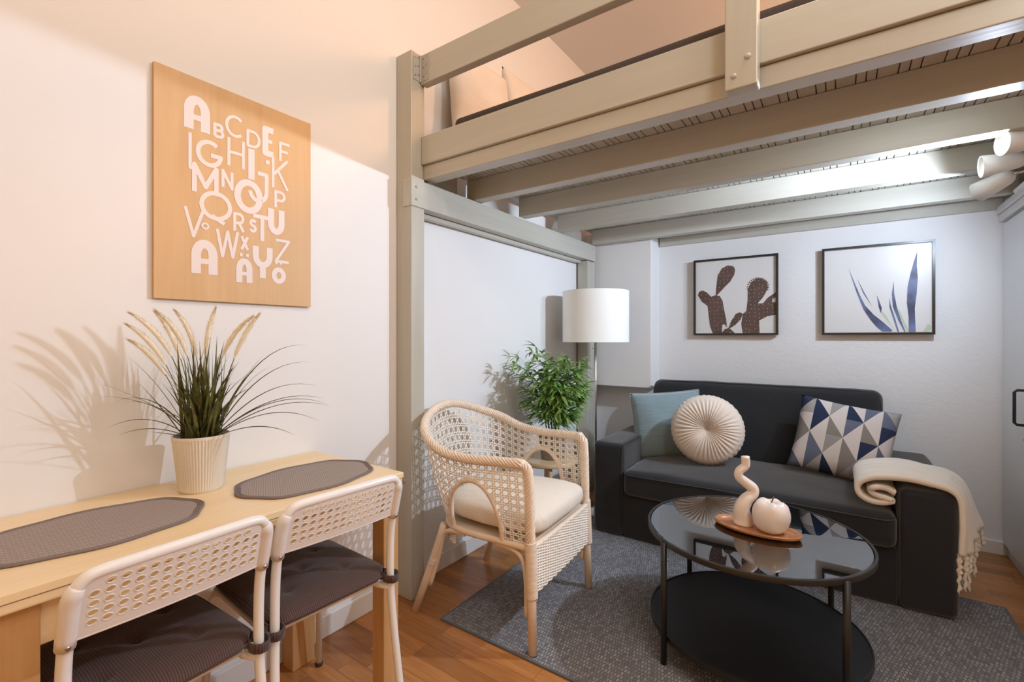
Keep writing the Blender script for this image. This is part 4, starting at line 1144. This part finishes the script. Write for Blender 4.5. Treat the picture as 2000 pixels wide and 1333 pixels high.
# scatter cushions
def put(m, name, mat, label, center, normal, roll, uvwh=None, pip=None):
    o = weld(m.build(name, mat, None, True))
    if uvwh: uv_planar(o, *uvwh)
    orient(o, center, normal, roll); tag(o, label, 'cushion'); return o
tc = put(cushion(.43, .42, .15, conc=.05, seed=1, wr=.006), 'teal_cushion', M['teal'], 'square teal velvet cushion with piped edge at the left end of the sofa', (-0.905, 3.03, .615), (.42, -1, .30), R(-5))
def edge_path(w, h, conc, n=20):
    P = []
    for i in range(n): u = -1+2*i/n; P.append((w/2*u, 0, h/2*(-1)*(1-conc*(1-u*u))))
    for i in range(n): v = -1+2*i/n; P.append((w/2*(1-conc*(1-v*v)), 0, h/2*v))
    for i in range(n): u = 1-2*i/n; P.append((w/2*u, 0, h/2*(1-conc*(1-u*u))))
    for i in range(n): v = 1-2*i/n; P.append((-w/2*(1-conc*(1-v*v)), 0, h/2*v))
    return P
MB().tube(edge_path(.432, .422, .05), .0042, 6, closed=True).build('piping', M['teal'], tc, True)
gc = put(cushion(.445, .41, .15, conc=.055, seed=7, wr=.008), 'patterned_cushion', M['tri'], 'cushion patterned with navy, grey and white triangles leaning on the right sofa arm', (0.010, 3.06, .622), (.02, -1, .38), R(9.5), (.445, .41))
# round pleated cushion
rc = MB(); NP = 168
def rf(u, v):
    a = 2*PI*u
    pl = math.sin(a*42+1.5*math.sin(a*5)+.8*math.sin(a*3+1))
    if v <= .5:
        k = v/.5; r_ = .197*k**.9
        y = -(.052*(math.sin(PI*(.03+.97*k**.8)*.5+.0)**.5)*(1-max(0, k-.72)**2*9)) + 0
        prof = .012+.058*math.sin(PI*min(1, k*1.0)**.75*.92+.05)
        y = -prof + pl*.0042*math.sin(PI*min(1, k+.05))**.8
        if k > .98: y = -.012
    else:
        k = (1-v)/.5; r_ = .197*k**.9; y = .012+.055*math.sin(PI*k**.75*.92+.05)
    rr = r_*(1+.012*pl*min(1, k*1.5)*.6)
    return Vector((rr*math.cos(a), y, rr*math.sin(a)))
rc.grid(rf, NP*2, 24, True)
ro = weld(rc.build('round_cushion', M['cream_velvet'], None, True), .0002)
orient(ro, (-.630, 2.865, .640), (.23, -1, .22), 0); tag(ro, 'round pleated cream velvet cushion in front of the teal one on the sofa', 'cushion')
MB().lathe([(.010, 0), (.009, .004), (.001, .006)], 14).build('button', M['cream_velvet'], ro, True, loc=(0, -.014, 0), rot=(R(90), 0, 0))

# ================================================================ THROW
th = empty('throw_blanket', (.28, 2.80, .55), 'cream fringed throw blanket draped over the right sofa arm', 'blanket')
HO = Vector(th.location)
ctr = [(.195, .500), (.165, .512), (.128, .512), (.108, .496), (.120, .480), (.160, .474), (.186, .464), (.150, .452), (.105, .452), (.070, .474), (.064, .508), (.088, .538), (.14, .560), (.22, .570), (.31, .560), (.372, .544), (.402, .508), (.410, .44), (.411, .36), (.412, .285)]
cp = smooth_path([(a, b, 0) for a, b in ctr], 7)
NC_ = len(cp)-1
def thf(u, v):
    i = u*NC_; k = int(min(i, NC_-1)); q = cp[k].lerp(cp[k+1], i-k); X, Z = q.x, q.y
    y = 2.590+.36*v
    fall = max(0, (u-.74)/.26)
    X += fall*.10*v**1.2; Z += fall*.035*v
    if X < .40 and u > .3: Z += .012*math.sin(PI*v)
    y -= .0 if fall == 0 else 0
    fold = .006*math.sin(v*17+u*5)+.004*math.sin(v*31+u*9)
    n1 = noise.noise(Vector((X*9, y*9, Z*9)))*.008
    if fall > 0: X += fold*fall*1.6+abs(n1)*.5
    else: Z += fold*.4+n1*.6
    if u < .25: y += .010*math.sin(u*40)
    return Vector((X, y, Z))-HO
MB().grid(thf, 110, 30).build('blanket', M['throw'], th, True, solid=.021, fix=True)
random.seed(8)
for layer in range(2):
    for i in range(13):
        v = (i+.5)/13; e = thf(1.0, v); L = random.uniform(.085, .11) if layer == 0 else random.uniform(.15, .19)
        e = e+Vector((-.004-.004*layer, -.0+random.uniform(-.004, .004), .004))
        if layer == 1 and v > .7: continue
        P = []; rr = []
        n = 12
        for k in range(n+1):
            t = k/n; P.append(e+Vector((.010*t*v+.004*math.sin(k*2.1+i), .004*math.cos(k*2.1+i), -L*t))); rr.append(.0068*(1+.18*math.sin(k*2.6)) if k < n else .004)
        MB().tube(P, rr, 7).build('tassel', M['throw'], th, True)

# ================================================================ COFFEE TABLE
CX, CY = -0.272, 1.965
ct = empty('coffee_table', (CX, CY, 0), 'round coffee table with smoked glass top and black lower shelf on the rug', 'coffee table', R(6))
MB().lathe([(.001, .438), (.366, .438), (.366, .446), (.3635, .4475), (.001, .4475)], 128).build('glass_top', M['glass'], ct, False)
MB().lathe([(.367, .431), (.376, .431), (.3768, .447), (.3755, .4490), (.3675, .4485), (.367, .437), (.352, .437), (.352, .434), (.367, .434), (.367, .431)], 128).build('rim', M['black_metal'], ct, 'auto')
MB().lathe([(.001, .092), (.362, .092), (.362, .104), (.001, .104)], 128).build('lower_shelf', M['shelf_black'], ct, 'auto')
MB().lathe([(.362, .088), (.367, .088), (.367, .108), (.362, .108), (.362, .088)], 128).build('shelf_rim', M['black_metal'], ct, 'auto')
for k in range(4):
    a = R(44+90*k); p = (.377*math.cos(a), .377*math.sin(a))
    MB().tube([(*p, RZ+.0005), (*p, .442)], .0105, 12).build('leg', M['black_metal'], ct, True)

ZT = .4492
ty = empty('wooden_tray', (CX+.012, CY-.002, ZT), 'small oval acacia wood tray in the middle of the glass table', 'tray', R(-6))
m = MB(); n = 72
def tring(sx, sy, z, k=0): return [(sx*math.cos(2*PI*i/n)*(1+.02*math.cos(2*PI*i/n)), sy*math.sin(2*PI*i/n), z) for i in range(n)]
rings = [tring(.135, .066, 0), tring(.146, .078, .006), tring(.149, .0815, .014), tring(.147, .0795, .0165), tring(.139, .072, .0155), tring(.131, .064, .009)]
vs = [p for r_ in rings for p in r_]; fs = [tuple(range(n-1, -1, -1)), tuple((len(rings)-1)*n+i for i in range(n))]
for j in range(len(rings)-1): fs += [(j*n+i, j*n+(i+1) % n, (j+1)*n+(i+1) % n, (j+1)*n+i) for i in range(n)]
m.add(vs, fs); m.build('tray_body', M['acacia'], ty, 'auto')
TX, TY = CX+.012, CY-.002
vx = empty('squiggle_vase', (TX-.045, TY+.012, ZT+.0095), 'cream wavy ceramic candle holder standing on the wooden tray', 'ornament')
rv = Vector((.8192, .5736, 0))
pth = [(.002, 0), (.002, .02), (-.004, .055), (.012, .088), (.038, .112), (.040, .135), (.010, .158), (-.014, .178), (-.014, .200), (.008, .218), (.012, .232), (.010, .256)]
P = smooth_path([rv*a*.95+Vector((0, 0, b_)) for a, b_ in pth], 6); NPp = len(P)
rr = [(.036-.014*min(1, i/22)) if i < 22 else .0215-.006*min(1, (i-22)/26) for i in range(NPp)]
MB().tube(P, rr, 20).build('body', M['ceramic'], vx, True)
ap = empty('ceramic_apple', (TX+.052, TY-.010, ZT+.0095), 'glossy cream ceramic apple with a brown stem on the wooden tray', 'ornament')
prof = [(.001, .006), (.018, .001), (.034, .001), (.052, .014), (.064, .042), (.0675, .072), (.060, .101), (.044, .117), (.026, .119), (.012, .110), (.003, .100), (.0005, .099)]
pf = smooth_path([(a, 0, b_) for a, b_ in prof], 4)
m = MB(); m.lathe([(max(p.x, .0004), p.z) for p in pf], 48)
for i, v in enumerate(m.v):
    a = math.atan2(v[1], v[0]); m.v[i] = (v[0]*(1+.02*math.cos(5*a)), v[1]*(1+.02*math.cos(5*a)), v[2]+(.003*math.cos(5*a) if v[2] > .1 else 0))
m.build('apple_body', M['ceramic_gloss'], ap, True)
ap.scale = (.93, .93, .93)
MB().tube([(0, 0, .098), (.003, .002, .115), (.010, .006, .138)], [.0016, .0018, .0028], 8).build('stem', M['apple_stem'], ap, True)
